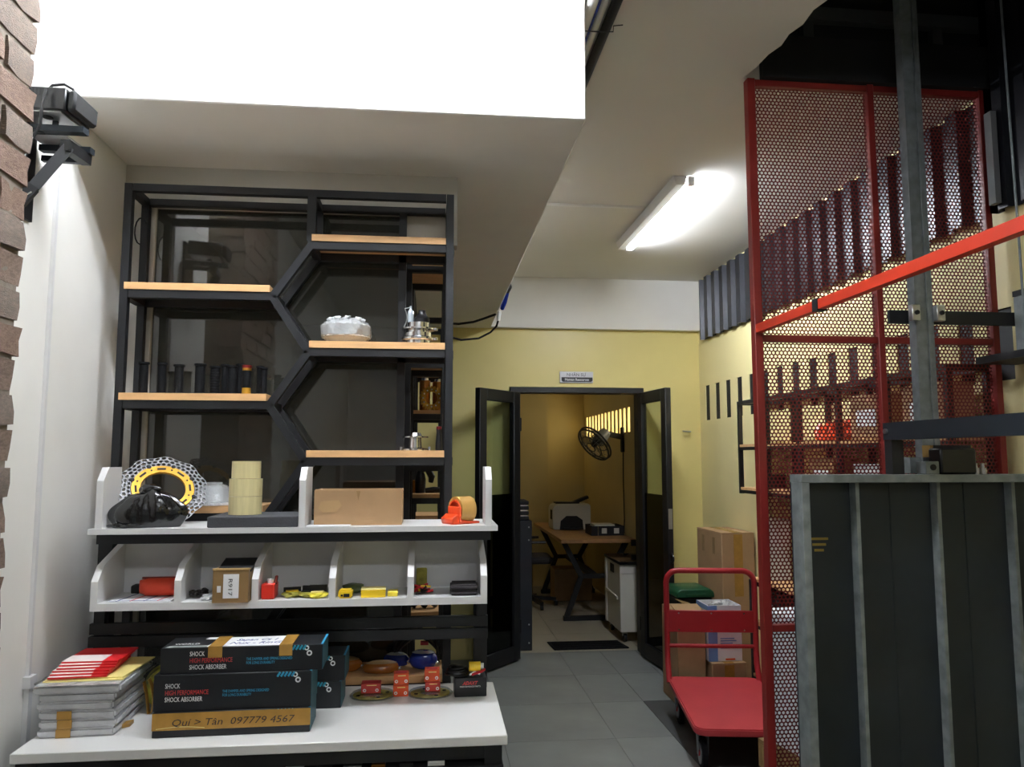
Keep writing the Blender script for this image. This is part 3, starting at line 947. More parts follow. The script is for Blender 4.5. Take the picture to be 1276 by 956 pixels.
for k in range(m_):
    l = (k + 1) % m_
    fs += [(k, l, m_ + l, m_ + k), (k, 2 * m_ + k, 2 * m_ + l, l), (m_ + k, m_ + l, 3 * m_ + l, 3 * m_ + k), (2 * m_ + k, 3 * m_ + k, 3 * m_ + l, 2 * m_ + l)]
mb.add(vs, fs, M).build('toothed_ring', GOLD, sp, local=True)
for k in range(12):
    a = 2 * PI * k / 12
    MB().cyl((0.037 * math.cos(a), 0.037 * math.sin(a), 0.004), 0.0035, 0.001, n=8, M=M).build('bolt_hole', INKW, sp, local=True)
for i, (x, z) in enumerate(((-0.03, 0.14), (0.028, 0.135))):
    o = thing('bronze_cylinder', ['bronze cylinder standing left behind the gold sprocket', 'bronze cylinder with silver cap standing right behind the gold sprocket'][i], 'cylinder', (x, 3.42, 1.70 + E0))
    MB().lathe([(0.024, 0), (0.024, z)], n=20).build('cylinder_body', BRASS, o, local=True)
    MB().lathe([(0.016, z), (0.016, z + 0.012)], n=16).build('cap', CHROME, o, local=True)
lv = thing('lever_set', 'black brake lever assembly standing on the lower narrow shelf behind', 'lever', (-0.045, 3.38, 1.345 + E0))
MB().lathe([(0.022, 0), (0.024, 0.06), (0.02, 0.08), (0.012, 0.1), (0.014, 0.11), (0, 0.115)], n=12).build('lever_body', BLACKP, lv, local=True)
MB().tube([(0, -0.01, 0.1), (0.03, -0.015, 0.105), (0.05, -0.012, 0.07), (0.045, -0.01, 0.045)], [0.012, 0.016, 0.016, 0.01], 8).build('lever_arm', BLACKP, lv, local=True)
lv2 = thing('lever_set', 'black lever lying flat beside the standing one on the lower narrow shelf', 'lever', (0.012, 3.33, 1.345 + E0))
MB().tube([(-0.035, 0, 0.012), (0, 0, 0.015), (0.03, 0.01, 0.014), (0.038, 0.012, 0.012)], [0.011, 0.014, 0.012, 0.011], 10).build('lever_body', BLACKP, lv2, local=True)
MB().tube([(0.034, 0.01, 0.026), (0.042, 0.012, 0.02)], [0.006, 0.009], 8).build('lever_tip', BRASS, lv2, local=True)
o = MB().lathe([(0.022, 0), (0.022, 0.055), (0, 0.055)], c=(-0.073, 3.40, 1.345 + E0), n=14).build('bronze_cup', BRASS)
recentre(o); tag(o, 'bronze cup behind the carton at the left of the standing lever', 'cup')
lv3 = thing('lever_set', 'black knobbly lever cluster low on the upper narrow shelf, just above the white shelf', 'lever', (-0.02, 2.95, 1.0))
lv3.location = (-0.02, 3.35, 0.86 + E0)
for k in range(5):
    MB().blob((-0.045 + 0.022 * k, 0.01 * (k % 2), 0.05 + 0.1 * (k % 2)), 0.02, 0.02, 0.05, seed=k, amp=0.4, flat=0.0).build('lever_part', BLACKP, lv3, local=True)

# low shelf: lights and wiring
LZ = 0.822
def pod(x, y, rx, ry, rz_, m, lab, rot):
    t = thing('indicator_light', lab, 'light', (x, y, LZ + E0), R(rot), 'loose indicator lights behind the bench')
    MB().blob((0, 0, rz_ * 0.85), rx, ry, rz_, seed=int(abs(x) * 900), amp=0.08, n=26, m=14, flat=0.0, pw=0.7).build('lens', m, t, local=True)
    MB().lathe([(rx * 0.82, 0), (rx * 0.5, 0.006), (0, 0.007)], n=24, M=Matrix.Translation((0, 0, rz_ * 1.62)) @ Matrix.Diagonal((1, ry / rx, 1, 1))).build('cover_plate', LENSG if m is BLUE else CARDD, t, local=True)
    MB().blob((rx * 0.95, -0.004, rz_ * 0.6), 0.007, 0.007, 0.007, amp=0).build('screw', CHROME, t, local=True)
    return t
pod(-0.262, 2.55, 0.05, 0.03, 0.022, AMBER, 'amber indicator light farthest left behind the stacked shock absorber boxes', 6)
pod(-0.15, 2.515, 0.06, 0.024, 0.019, AMBER, 'long amber indicator light lying behind the small orange boxes', 4)
pod(-0.105, 2.595, 0.042, 0.02, 0.022, BLUE, 'smaller blue indicator light with grey top between amber light and cables', -12)
pod(-0.018, 2.555, 0.046, 0.03, 0.031, BLUE, 'larger blue indicator light with grey top beneath the black wiring loom', -8)
wl = thing('wiring_loom', 'tangled black wiring loom with red plugs on the low shelf behind the bench', 'cables', (-0.04, 2.575, LZ + E0))
rr = random.Random(4)
for k in range(6):
    pts = []
    ph = rr.uniform(0, 6)
    for q in range(22):
        a = q / 21 * PI * 1.15 + 0.1 * k
        pts.append((-0.075 * math.cos(a) + 0.008 * math.sin(3 * a + ph), 0.03 + 0.012 * math.cos(2 * a + ph), max(0.008, 0.02 + (0.055 + 0.007 * k) * math.sin(a) + 0.01 * math.sin(4 * a + ph))))
    MB().tube(pts, 0.0035, 6).build('cable', BLACKP, wl, local=True)
MB().box(-0.03, 0.0, 0.02, 0.035, 0.088, 0.096).build('red_plug', mat('red_plug', (200, 40, 50), 0.35), wl, local=True)
MB().box(0.012, 0.038, 0.02, 0.04, 0.062, 0.072).build('red_plug', MATS['red_plug'], wl, local=True)
MB().box(-0.008, 0.034, 0.045, 0.06, 0.075, 0.1).build('tan_connector', mat('tan_connector', (196, 140, 100), 0.5), wl, local=True)

# ------------------------------------------------------------ things in the pigeonholes
o = MB().box(-0.865, -0.70, 2.206, 2.33, PZ + E0, PZ + 0.004).build('printed_leaflet', PAPER)
pl = recentre(o); tag(o, 'white leaflet with thin red and blue lines under the red pouch', 'leaflet')
for k in range(4):
    MB().bar((-0.06 + 0.036 * k, -0.06, 0.0035), (-0.045 + 0.036 * k, 0.058, 0.0035), 0.003, 0.0014).build('printed_line', INKR if k % 2 else INKB, pl, local=True)
MB().box(-0.08, 0.08, -0.055, -0.053, 0.0035, 0.0042).build('printed_line', INKB, pl, local=True)
rp = thing('red_pouch', 'puffy red orange zipped pouch in the leftmost pigeonhole', 'pouch', (-0.753, 2.285, PZ + 0.0046))
mb = MB()
vs = []; fs = []
nx, nz = 14, 12
for i in range(nx + 1):
    u = i / nx
    th = 0.024 * (1 - abs(2 * u - 1) ** 5) + 0.004
    hh = 0.025 * (0.72 + 0.28 * min(1, u * 5))
    for k in range(nz):
        a = 2 * PI * k / nz
        vs.append((-0.057 + 0.114 * u, th * math.cos(a) * (1 + 0.1 * math.sin(9 * u)), 0.025 + hh * math.sin(a)))
for i in range(nx):
    for k in range(nz):
        l = (k + 1) % nz
        fs.append((i * nz + k, i * nz + l, (i + 1) * nz + l, (i + 1) * nz + k))
fs += [tuple(range(nz)), tuple(nx * nz + k for k in range(nz))]
mb.add([(x, y, max(0, z)) for (x, y, z) in vs], fs).build('pouch_body', mat('red_pouch_fabric', (214, 66, 36), 0.5, bump=0.3, bscale=30), rp, local=True)
MB().box(-0.05, 0.056, -0.004, 0.004, 0.047, 0.052).build('zip', mat('dark_red_zip', (120, 34, 28), 0.6), rp, local=True)
o = B(-0.853, -0.815, 2.335, 2.37, PZ + E0, PZ + 0.026).build('black_block', BLACKM, bevel=0.004)
recentre(o); tag(o, 'small black block at the back left of the leftmost pigeonhole', 'part')
ch = thing('drive_chain', 'short dark roller chain heaped in the second pigeonhole', 'chain', (-0.645, 2.27, PZ + E0))
for k in range(16):
    a = k * 0.9
    MB().blob((0.019 * math.cos(a), 0.016 * math.sin(a), 0.006 + 0.0009 * k), 0.008, 0.006, 0.005, amp=0, n=10, m=6).build('link', mat('dark_steel', (62, 58, 56), 0.4, metal=0.6), ch, local=True)
o = MB().blob((-0.605, 2.25, PZ + 0.006), 0.022, 0.03, 0.008, seed=2, amp=0.5, flat=PZ + E0).build('clear_bag', FILMW)
recentre(o); tag(o, 'small flat clear plastic bag left of the labelled carton', 'bag')

rc = thing('cardboard_box', 'small taped brown carton with a white handwritten label in the second pigeonhole', 'box', (-0.535, 2.225, PZ + E0))
X0, X1, Y0, Y1, Z1 = -0.048, 0.046, -0.05, 0.055, 0.088
mb = MB().box(X0, X1, Y0, Y0 + 0.004, 0, Z1).box(X0, X1, Y1 - 0.004, Y1, 0, Z1).box(X0, X0 + 0.004, Y0 + 0.004, Y1 - 0.004, 0, Z1)
mb.box(X1 - 0.004, X1, Y0 + 0.004, Y1 - 0.004, 0, Z1).box(X0 + 0.004, X1 - 0.004, Y0 + 0.004, Y1 - 0.004, 0, 0.004)
mb.build('carton_body', CARDD, rc, local=True)
MB().box(X0 - 0.001, X1 + 0.001, Y0 - 0.001, Y0 + 0.0045, Z1 - 0.001, Z1 + 0.0035).build('torn_edge', mat('pale_card', (204, 168, 112), 0.8), rc, local=True)
M = Matrix.Translation((0, 0.01, Z1 + 0.002)) @ Matrix.Rotation(R(14), 4, 'X')
MB().box(X0 + 0.006, X1 + 0.002, -0.044, 0.048, 0, 0.005, M).build('black_lid', BLACKM, rc, local=True)
MB().box(-0.02, 0.021, Y0 - 0.0014, Y0 - 0.0002, 0.012, 0.076).build('paper_label', PAPER, rc, local=True)
text('handwriting', 'R917', 0.015, Matrix.Translation((-0.006, Y0 - 0.0018, 0.065)) @ Matrix.Rotation(PI / 2, 4, 'X') @ Matrix.Rotation(-PI / 2, 4, 'Z'), INKK, rc, width=0.044)
MB().box(-0.036, -0.026, Y0 - 0.0012, Y0 - 0.0002, 0.028, 0.045).build('small_label', PAPER, rc, local=True)

jc = thing('red_can', 'small square red can with a white cap in the third pigeonhole', 'can', (-0.445, 2.245, PZ + E0))
MB().box(-0.019, 0.017, -0.03, 0.03, 0, 0.042).build('can_body', mat('red_gloss', (206, 44, 28), 0.3), jc, local=True, bevel=0.003)
MB().cyl((0.002, -0.01, 0.042), 0.008, 0.011, n=14).build('cap', INKW, jc, local=True)
MB().tube([(0.01, 0.024, 0.04), (0.014, 0.02, 0.055), (0.016, 0.0, 0.057), (0.016, -0.012, 0.04)], 0.004, 8).build('handle', MATS['dark_red_zip'], jc, local=True)
pk = [(-0.385, 2.255, 12, 'yellow and black printed parts packet beside the red can'),
      (-0.34, 2.25, -8, 'olive printed parts packet in the middle of the third pigeonhole'),
      (-0.313, 2.235, 3, 'bright yellow printed parts packet at the right of the third pigeonhole')]
for i, (x, y, a, lab) in enumerate(pk):
    t = thing('parts_packet', lab, 'packet', (x, y, PZ + E0), R(a), 'parts packets in the third pigeonhole')
    MB().blob((0, 0, 0.007), 0.026, 0.026, 0.008, seed=i + 3, amp=0.3, flat=0.0, pw=0.6).build('packet_body', [OLIVE, OLIVE, mat('yellow_packet', (222, 206, 70), 0.35, var=0.2, scale=40)][i], t, local=True)
    MB().box(-0.018, 0.016, -0.012, 0.012, 0.0145, 0.0165).build('card_insert', [YEL, BLACKM, YPAPER][i], t, local=True)
    MB().box(-0.024, 0.024, 0.02, 0.03, 0.006, 0.022 + 0.004 * i).build('black_strip', BLACKM, t, local=True)
tm = thing('tape_measure', 'yellow tape measure with black button in the fourth pigeonhole', 'tape measure', (-0.234, 2.225, PZ + E0))
MB().box(-0.019, 0.019, -0.018, 0.018, 0, 0.023).build('case', YEL, tm, local=True, bevel=0.004, seg=2)
MB().box(-0.004, 0.012, -0.0195, -0.018, 0.004, 0.013).build('button', BLACKM, tm, local=True)
MB().box(-0.012, -0.006, -0.0195, -0.018, 0.006, 0.011).build('button', BLACKM, tm, local=True)
o = MB().blob((-0.222, 2.31, PZ + 0.012), 0.03, 0.03, 0.013, seed=6, amp=0.3, flat=PZ + E0, pw=0.6).build('green_packet', mat('green_packet', (84, 98, 60), 0.4, var=0.3, scale=30))
recentre(o); tag(o, 'dark green parts packet behind the yellow tape measure', 'packet')
yb = thing('yellow_box', 'flat yellow cardboard box in the fourth pigeonhole', 'box', (-0.158, 2.235, PZ + E0), R(3))
MB().box(-0.034, 0.034, -0.022, 0.03, 0, 0.021).build('box_body', YEL, yb, local=True, bevel=0.001)
MB().box(-0.034, 0.034, -0.022, 0.03, 0.021, 0.0225, Matrix.Translation((0, 0, 0)) ).build('lid', YPAPER, yb, local=True)
o = B(-0.118, -0.09, 2.225, 2.27, PZ + E0, PZ + 0.014).build('yellow_packet', mat('lemon_card', (238, 214, 70), 0.4), bevel=0.001)
recentre(o); tag(o, 'small lemon yellow packet at the right of the flat yellow box', 'packet')
o = B(-0.04, -0.008, 2.34, 2.352, PZ + E0, PZ + 0.062).build('olive_bag', OLIVE, bevel=0.003)
recentre(o); tag(o, 'upright olive parts bag at the back of the rightmost pigeonhole', 'bag')
cl = thing('cable_bundle', 'red, yellow and black cable bundle in the rightmost pigeonhole', 'cables', (-0.02, 2.27, PZ + E0))
rr = random.Random(9)
for k, m in enumerate((MATS['red_plug'], YEL, BLACKM, MATS['red_plug'], BLACKM)):
    pts = [(rr.uniform(-0.02, 0.02) + 0.014 * math.cos(q), rr.uniform(-0.02, 0.02), abs(0.006 + 0.014 * math.sin(q * 0.8 + k)) + 0.003) for q in range(7)]
    MB().tube(pts, 0.0035, 6).build('cable', m, cl, local=True)
MB().tube([(-0.02, -0.03, 0.003), (0, -0.02, 0.004), (0.03, -0.01, 0.006)], 0.0022, 6).build('cable', BLACKM, cl, local=True)
wa = thing('folded_cloth', 'folded dark cloth wallet at the right of the rightmost pigeonhole', 'cloth', (0.0985, 2.26, PZ + E0), R(-2))
for k in range(2):
    mb = MB().box(-0.04, 0.04, -0.045, 0.045, 0.0145 * k, 0.0145 * (k + 1))
    mb.build('fold', CLOTH, wa, local=True, bevel=0.005, seg=3)

# ------------------------------------------------------------ things on the bench
st = []
zk = TZ + E0
labs = ['grey film-wrapped paper pack at the bottom of the stack, brown tape across it', 'grey film-wrapped paper pack second from the bottom of the stack',
        'grey film-wrapped paper pack third from the bottom of the stack', 'grey film-wrapped paper pack fourth from the bottom of the stack',
        'grey film-wrapped paper pack second from the top of the stack', 'topmost grey film-wrapped paper pack, wider than the rest, under the envelopes']
for i in range(6):
    top = i == 5
    hh = 0.0215
    t = thing('wrapped_pack', labs[i], 'package', (-0.883 + rnd.uniform(-0.003, 0.003), 2.205, zk), R(1.0 + rnd.uniform(-1.2, 1.2)), 'wrapped packs stacked at the left end of the bench')
    mb = MB()
    X, Yh = (0.104, 0.125) if top else (0.092, 0.112)
    mb.box(-X, X, -Yh, Yh, 0.0, hh - 0.0004)
    mb.build('pack_body', WRAP, t, local=True, bevel=0.005, seg=2)
    if i in (0, 1, 2):
        MB().box(-0.047, -0.012, -Yh - 0.0015, -Yh - 0.0002, 0.0, hh - 0.0004).build('brown_tape', BTAPE, t, local=True)
    if i == 0:
        MB().prism([(X + 0.0002, -0.06), (X + 0.016, -0.05), (X + 0.016, -0.02), (X + 0.0002, -0.03)], 'z', 0.0, 0.009).build('tape_tab', BTAPE, t, local=True)
    if top:
        MB().box(-X + 0.004, X - 0.004, -Yh - 0.002, Yh, hh - 0.0004, hh + 0.001).build('film_lip', FILMW, t, local=True)
        MB().blob((X - 0.004, 0.06, hh * 0.55), 0.018, 0.05, 0.011, seed=4, amp=0.5).build('film_fold', CLEAR, t, local=True)
        MB().blob((-X + 0.004, -0.06, hh * 0.55), 0.018, 0.05, 0.011, seed=5, amp=0.5).build('film_fold', CLEAR, t, local=True)
    zk += hh + 0.0002
zk += 0.0014
def env(name, lab, x, y, rz, L, Wd, t, m, z, grp=None, flap=None):
    e = thing(name, lab, 'envelope', (x, y, z), R(rz), grp)
    MB().box(-L, L, -Wd, Wd, 0, t).build('envelope_body', m, e, local=True)
    if flap:
        flap(e, L, Wd, t)
    return e
ZK = zk
env('envelope', 'lower pale yellow envelope on the wrapped pack stack', -0.878, 2.215, 2, 0.096, 0.108, 0.003, YPAPER, zk, 'yellow envelopes')
env('envelope', 'upper pale yellow envelope, skewed, beneath the red envelopes', -0.868, 2.222, -3, 0.092, 0.1, 0.003, YPAPER, zk + 0.0034, 'yellow envelopes')
zk += 0.007
def redflap(e, L, Wd, t):
    MB().box(-L, L * 0.45, -Wd, -Wd * 0.1, t, t + 0.0006).build('white_flap', PINKW, e, local=True)
RL = ['bottom', 'second from bottom', 'third from bottom', 'fourth from bottom', 'fifth from bottom', 'top']
for k in range(6):
    env('envelope', 'red envelope with white printed flap, %s of the red pile' % RL[k], -0.897 + 0.003 * k, 2.185 + 0.009 * k, 4 - (k % 3) * 2, 0.07, 0.072, 0.0042, REDE, zk, 'red envelopes on the wrapped stack', redflap)
    zk += 0.0052

# shock absorber boxes
def shock_box(lab, x0, x1, y0, d, z0, z1, rz, words, sub=None):
    L = x1 - x0; h = z1 - z0
    t = thing('shock_absorber_box', lab, 'box', ((x0 + x1) / 2, y0 + d / 2, z0), R(rz), 'black shock absorber boxes')
    MB().box(-L / 2, L / 2, -d / 2, d / 2, 0, h).build('carton_body', BOXB, t, local=True, bevel=0.0012)
    MB().box(L / 2 + 0.0002, L / 2 + 0.0012, -d / 2, d / 2, 0.001, h - 0.001).build('teal_end', TEALD, t, local=True)
    MB().box(L / 2 - 0.004, L / 2 + 0.0012, -d / 2 + 0.002, d / 2, h + 0.0001, h + 0.0007).build('cyan_edge', CYAN, t, local=True)
    f = -d / 2 - 0.0004
    if words:
        text('lettering', 'SHOCK', 0.0165, front(words[0], f, words[1]), INKW, t, width=0.036)
        text('lettering', 'HIGH PERFORMANCE', 0.0165, front(words[0], f, words[1] - 0.0165), INKR, t, width=0.105)
        text('lettering', 'SHOCK ABSORBER', 0.0165, front(words[0], f, words[1] - 0.033), INKW, t, width=0.091)
        text('lettering', 'THE DAMPER AND SPRING DESIGNED', 0.0095, front(words[0] + 0.14, f, words[1] - 0.014), CYAN, t, width=0.115)
        text('lettering', 'FOR LONG DURABILITY', 0.0095, front(words[0] + 0.14, f, words[1] - 0.0235), CYAN, t, width=0.071)
    # printed spring motif near the right end
    for (dx, dz, r, m) in ((0.04, -0.004, 0.008, INKW), (0.033, -0.017, 0.009, INKW)):
        MB().cyl((L / 2 - dx, f - 0.0002, h + dz - 0.004), r * 0.8, 0.0004, 'y', 12).build('spring_print', m, t, local=True)
        MB().cyl((L / 2 - dx, f - 0.0005, h + dz - 0.004), r * 0.4, 0.0003, 'y', 10).build('spring_print', BOXB, t, local=True)
    for k in range(5):
        MB().bar((L / 2 - 0.085 + 0.009 * k, f - 0.0001, h - 0.012), (L / 2 - 0.078 + 0.009 * k, f - 0.0001, h - 0.001), 0.0008, 0.005).build('spring_print', sub or TEAL, t, local=True)
    return t, L, d, h
t, L, d, h = shock_box('black shock absorber box at the bottom of the front pile, brown tape with handwriting', -0.688, -0.303, 2.068, 0.115, TZ + E0, 0.861, 1.0, None)
f = -d / 2
MB().box(-L / 2 - 0.0005, L / 2 + 0.0012, f - 0.0022, f - 0.0012, 0.018, h - 0.001).build('brown_tape', BTAPE, t, local=True)
text('handwriting', 'Quí > Tân  097779 4567', 0.024, front(-L / 2 + 0.045, f - 0.0026, 0.028), INKD, t, shear=0.2, width=0.3)
MB().tube([(-L / 2 + 0.01 + 0.013 * k, f - 0.0024, 0.022 + 0.004 * math.sin(k * 0.35)) for k in range(10)], 0.0006, 5).build('tape_crease', YPAPER, t, local=True)
t, L, d, h = shock_box('black lettered shock absorber box in the middle of the front pile', -0.69, -0.302, 2.072, 0.115, 0.8615, 0.9515, 0.6, (-0.166, 0.057), CYAN)
t, L, d, h = shock_box('black lettered shock absorber box on top of the pile with a taped white note', -0.678, -0.276, 2.078, 0.115, 0.952, 1.016, 0.6, (-0.13, 0.043))
f = -d / 2
MB().prism([(-0.09, f + 0.004), (0.11, f + 0.002), (0.102, d / 2 - 0.012), (-0.078, d / 2 - 0.016)], 'z', h + 0.0002, h + 0.0012).build('paper_note', PAPER, t, local=True)
for (a, b) in ((-0.085, -0.05), (0.092, 0.125)):
    MB().box(a, b, f - 0.0012, d / 2 - 0.004, h + 0.0013, h + 0.002).build('brown_tape', BTAPE, t, local=True)
    MB().box(a, b, f - 0.0014, f - 0.0006, h - 0.026, h + 0.002).build('brown_tape', BTAPE, t, local=True)
text('handwriting', 'Sapan Cz 1', 0.03, Matrix.Translation((-0.03, 0.0, h + 0.0014)), INKB, t, shear=0.3, width=0.105)
text('handwriting', 'Nux - RinG', 0.03, Matrix.Translation((-0.04, -0.034, h + 0.0014)), INKB, t, shear=0.3, width=0.13)
text('lettering', 'WORLD', 0.02, Matrix.Translation((-L / 2 + 0.022, -0.024, h + 0.0004)), INKW, t, width=0.062)
MB().prism([(-L / 2 + 0.008, f + 0.006), (-0.09, f + 0.006), (-0.09, f + 0.02), (-L / 2 + 0.014, f + 0.02)], 'z', h + 0.0002, h + 0.0006).build('printed_band', mat('grey_print', (150, 158, 156), 0.6), t, local=True)
MB().prism([(-0.115, 0.03), (-0.08, 0.028), (-0.08, 0.052), (-0.11, 0.05)], 'z', h + 0.0002, h + 0.0008).build('paper_scrap', PAPER, t, local=True)
shock_box('black shock absorber box lying lower behind the front pile', -0.60, -0.245, 2.252, 0.11, TZ + E0, 0.873, 0, None, TEAL)
shock_box('black shock absorber box lying upper behind the front pile', -0.595, -0.236, 2.256, 0.11, 0.8735, 0.943, 0, None, TEAL)

# tape and strap between stack and boxes
tr = thing('tape_roll', 'yellow printed tape roll standing between the wrapped stack and the black boxes', 'tape', (-0.742, 2.33, TZ + E0), R(18))
M = Matrix.Translation((0, 0, 0.055))
MB().lathe([(0.055, -0.024), (0.055, 0.024), (0.038, 0.024), (0.038, -0.024)], axis='y', n=36, closed=True, M=M).build('tape', LEMON, tr, local=True)
MB().lathe([(0.0375, -0.022), (0.0375, 0.022), (0.034, 0.022), (0.034, -0.022)], axis='y', n=30, closed=True, M=M).build('core', CARD, tr, local=True)
stp = thing('packing_strap', 'crumpled brown packing tape loop hanging beside the wrapped stack', 'strap', (-0.768, 2.262, TZ + E0))
mb = MB()
P = [(-0.012, 0.0, 0.085), (-0.004, 0.002, 0.05), (0.0, 0.004, 0.02), (0.004, 0.0, 0.001), (0.014, -0.002, 0.004), (0.016, 0.0, 0.04), (0.008, 0.004, 0.075), (0.0, 0.006, 0.09)]
for a, b in zip(P[:-1], P[1:]):
    mb.add([(a[0], a[1] - 0.01, a[2]), (b[0], b[1] - 0.01, b[2]), (b[0], b[1] + 0.01, b[2]), (a[0], a[1] + 0.01, a[2]),
            (a[0] + 0.0012, a[1] - 0.01, a[2]), (b[0] + 0.0012, b[1] - 0.01, b[2]), (b[0] + 0.0012, b[1] + 0.01, b[2]), (a[0] + 0.0012, a[1] + 0.01, a[2])],
           [(0, 1, 2, 3), (7, 6, 5, 4), (0, 4, 5, 1), (2, 6, 7, 3)])
mb.build('strap_loop', BTAPE, stp, local=True)

# small orange boxes
def obox(lab, x, y, z, m, wd=0.044, hh=0.032, rz=0):
    t = thing('spark_plug_box', lab, 'box', (x, y, z), R(rz), 'small orange parts boxes')
    MB().box(-wd / 2, wd / 2, -0.018, 0.018, 0, hh).build('carton_body', m, t, local=True, bevel=0.0008)
    for s in (-1, 1):
        MB().cyl((s * wd * 0.32, -0.0186, hh * 0.32), 0.0048, 0.0004, 'y', 14).build('round_print', INKW, t, local=True)
        MB().cyl((s * wd * 0.32, -0.0189, hh * 0.32), 0.0022, 0.0003, 'y', 10).build('round_print', m, t, local=True)
    MB().box(-wd * 0.22, wd * 0.3, -0.0186, -0.0182, hh * 0.78, hh * 0.86).build('print_stripe', YPAPER, t, local=True)
    MB().box(-wd * 0.36, wd * 0.36, -0.012, 0.012, hh, hh + 0.0004).build('top_print', INKR, t, local=True)
    return t
obox('small orange parts box, lower of the central pair', -0.0815, 2.355, TZ + E0, ORANGE)
obox('small orange parts box, upper of the central pair', -0.081, 2.357, TZ + 0.0334, ORANGE, rz=2)
def disc_pack(lab, x, y):
    t = thing('gasket_pack', lab, 'packet', (x, y, TZ + E0), 0, 'flat clear gasket packs')
    S_ = Matrix.Diagonal((1.0, 0.8, 1, 1))
    MB().lathe([(0.058, 0.002), (0.058, 0.005), (0.03, 0.005), (0.03, 0.002)], n=30, closed=True, M=S_).build('gasket_ring', mat('gasket_yellow', (228, 214, 110), 0.5, rgb2=(170, 150, 60), scale=40), t, local=True)
    MB().lathe([(0.066, 0.0), (0.068, 0.004), (0.06, 0.011), (0.02, 0.012), (0, 0.012)], n=34, M=S_).build('clear_sleeve', CLEAR, t, local=True)
    for k in range(4):
        a = k * PI / 2 + 0.4
        MB().cyl((0.045 * math.cos(a), 0.036 * math.sin(a), 0.005), 0.006, 0.001, n=10).build('bolt_hole', BLACKM, t, local=True)
    return t
disc_pack('flat clear pack with yellow gasket left of the central orange pair', -0.163, 2.355)
obox('reddish parts box standing on the left gasket pack', -0.168, 2.352, TZ + 0.0132, REDP, wd=0.056, hh=0.028)
disc_pack('flat clear pack with yellow gasket left of the black battery box', 0.005, 2.355)
obox('reddish parts box standing on the right gasket pack, lower of the two', 0.012, 2.352, TZ + 0.0132, REDP, wd=0.044, hh=0.026)
obox('small orange parts box stacked on the reddish box near the battery box', 0.01, 2.355, TZ + 0.0402, ORANGE, hh=0.034, rz=-2)
bb = thing('battery_box', 'small black printed box at the right end of the bench, cables on top', 'box', (0.122, 2.345, TZ + E0), R(2))
MB().box(-0.047, 0.047, -0.03, 0.03, 0, 0.054).build('carton_body', BOXB, bb, local=True, bevel=0.001)
text('logo', 'ADAXT', 0.014, front(-0.024, -0.0304, 0.034), INKR, bb, shear=0.35, width=0.046, bold=0.0004)
text('lettering', 'PERFORMANCE PARTS', 0.006, front(-0.032, -0.0304, 0.027), INKW, bb, width=0.06)
sw = thing('cable_coil', 'coil of black cable with yellow plug and red wires on the small black box', 'cables', (0.115, 2.345, TZ + 0.0552))
for k in range(4):
    MB().tube([(-0.03 + (0.034 - 0.003 * k) * math.cos(a), (0.024 - 0.002 * k) * math.sin(a), 0.0045 + 0.006 * k + 0.002 * math.sin(a * 2 + k)) for a in [2 * PI * q / 20 for q in range(20)]], 0.004, 6, closed=True).build('cable', BLACKP, sw, local=True)
MB().cyl((0.004, -0.008, 0.026), 0.0135, 0.034, 'x', 18).build('yellow_plug', YEL, sw, local=True)
MB().cyl((0.038, -0.008, 0.026), 0.009, 0.009, 'x', 14).build('plug_end', ALU, sw, local=True)
MB().tube([(0.012, -0.02, 0.005), (0.025, -0.022, 0.01), (0.04, -0.015, 0.012), (0.05, -0.005, 0.015), (0.048, 0.01, 0.012)], 0.004, 6).build('red_wire', MATS['red_plug'], sw, local=True)
MB().tube([(0.005, -0.022, 0.005), (0.02, -0.015, 0.012), (0.036, -0.02, 0.006)], 0.003, 6).build('white_wire', INKW, sw, local=True)

# ------------------------------------------------------------ left wall: box on bracket, trunking, ceiling pipes
dv = thing('wall_device', 'black vented electronic box on a steel bracket high on the left wall beside the bricks', 'electronics', (-0.965, 1.97, 2.12))
MT = Matrix.Translation((-0.965, 1.98, 2.385)) @ Euler((0, R(3), R(-5)), 'XYZ').to_matrix().to_4x4()
MB().box(-0.075, 0.062, -0.06, 0.06, -0.028, 0.03, MT).build('case', BLACKP, dv, bevel=0.003)
MB().prism([(-0.055, -0.026), (0.055, -0.026), (0.055, 0.024), (-0.055, 0.028)], 'x', 0.0622, 0.084, MT).build('end_cap', BLACKM, dv, bevel=0.006)
for k in range(11):
    MB().box(-0.07 + 0.0085 * k, -0.066 + 0.0085 * k, -0.0612, -0.0602, 0.006, 0.024, MT).build('vent_slot', BLACKM, dv)
MB().box(-0.07, 0.05, -0.052, 0.055, -0.031, -0.0282, MT).build('base_plate', ALU, dv)
MB().cyl((-0.0, -0.02, -0.034), 0.012, 0.0028, n=14, M=MT).build('screw', BLACKM, dv)
MB().box(-0.075, 0.086, -0.01, 0.016, -0.062, -0.046, MT).build('bracket_arm', GALVD, dv)
MB().box(-0.075, 0.06, 0.075, 0.098, -0.082, -0.066, MT).build('bracket_arm', GALVD, dv)
MB().box(-0.07, 0.03, 0.017, 0.098, -0.064, -0.06, MT).build('bracket_plate', ALU, dv)
for y_ in (0.0,):
    MB().box(0.0, 0.012, y_, y_ + 0.008, -0.0458, -0.0312, MT).build('spacer', GALVD, dv)
MB().box(0.03, 0.055, -0.008, 0.096, -0.11, -0.0822, MT).build('bracket_rail', BLACK, dv)
MB().bar((-0.928, 1.985, 2.285), (-0.985, 1.945, 2.165), 0.024, 0.026).build('strut', BLACK, dv)
MB().bar((-0.988, 1.945, 2.168), (-1.012, 1.935, 2.125), 0.032, 0.032).build('strut_clamp', BLACKM, dv)
MB().box(-0.075, 0.03, 0.09, 0.105, -0.105, -0.09, MT).build('bracket_arm', GALVD, dv)
MB().box(-1.0495, -1.041, 1.94, 2.06, 2.11, 2.41).build('wall_plate', BLACK, dv)
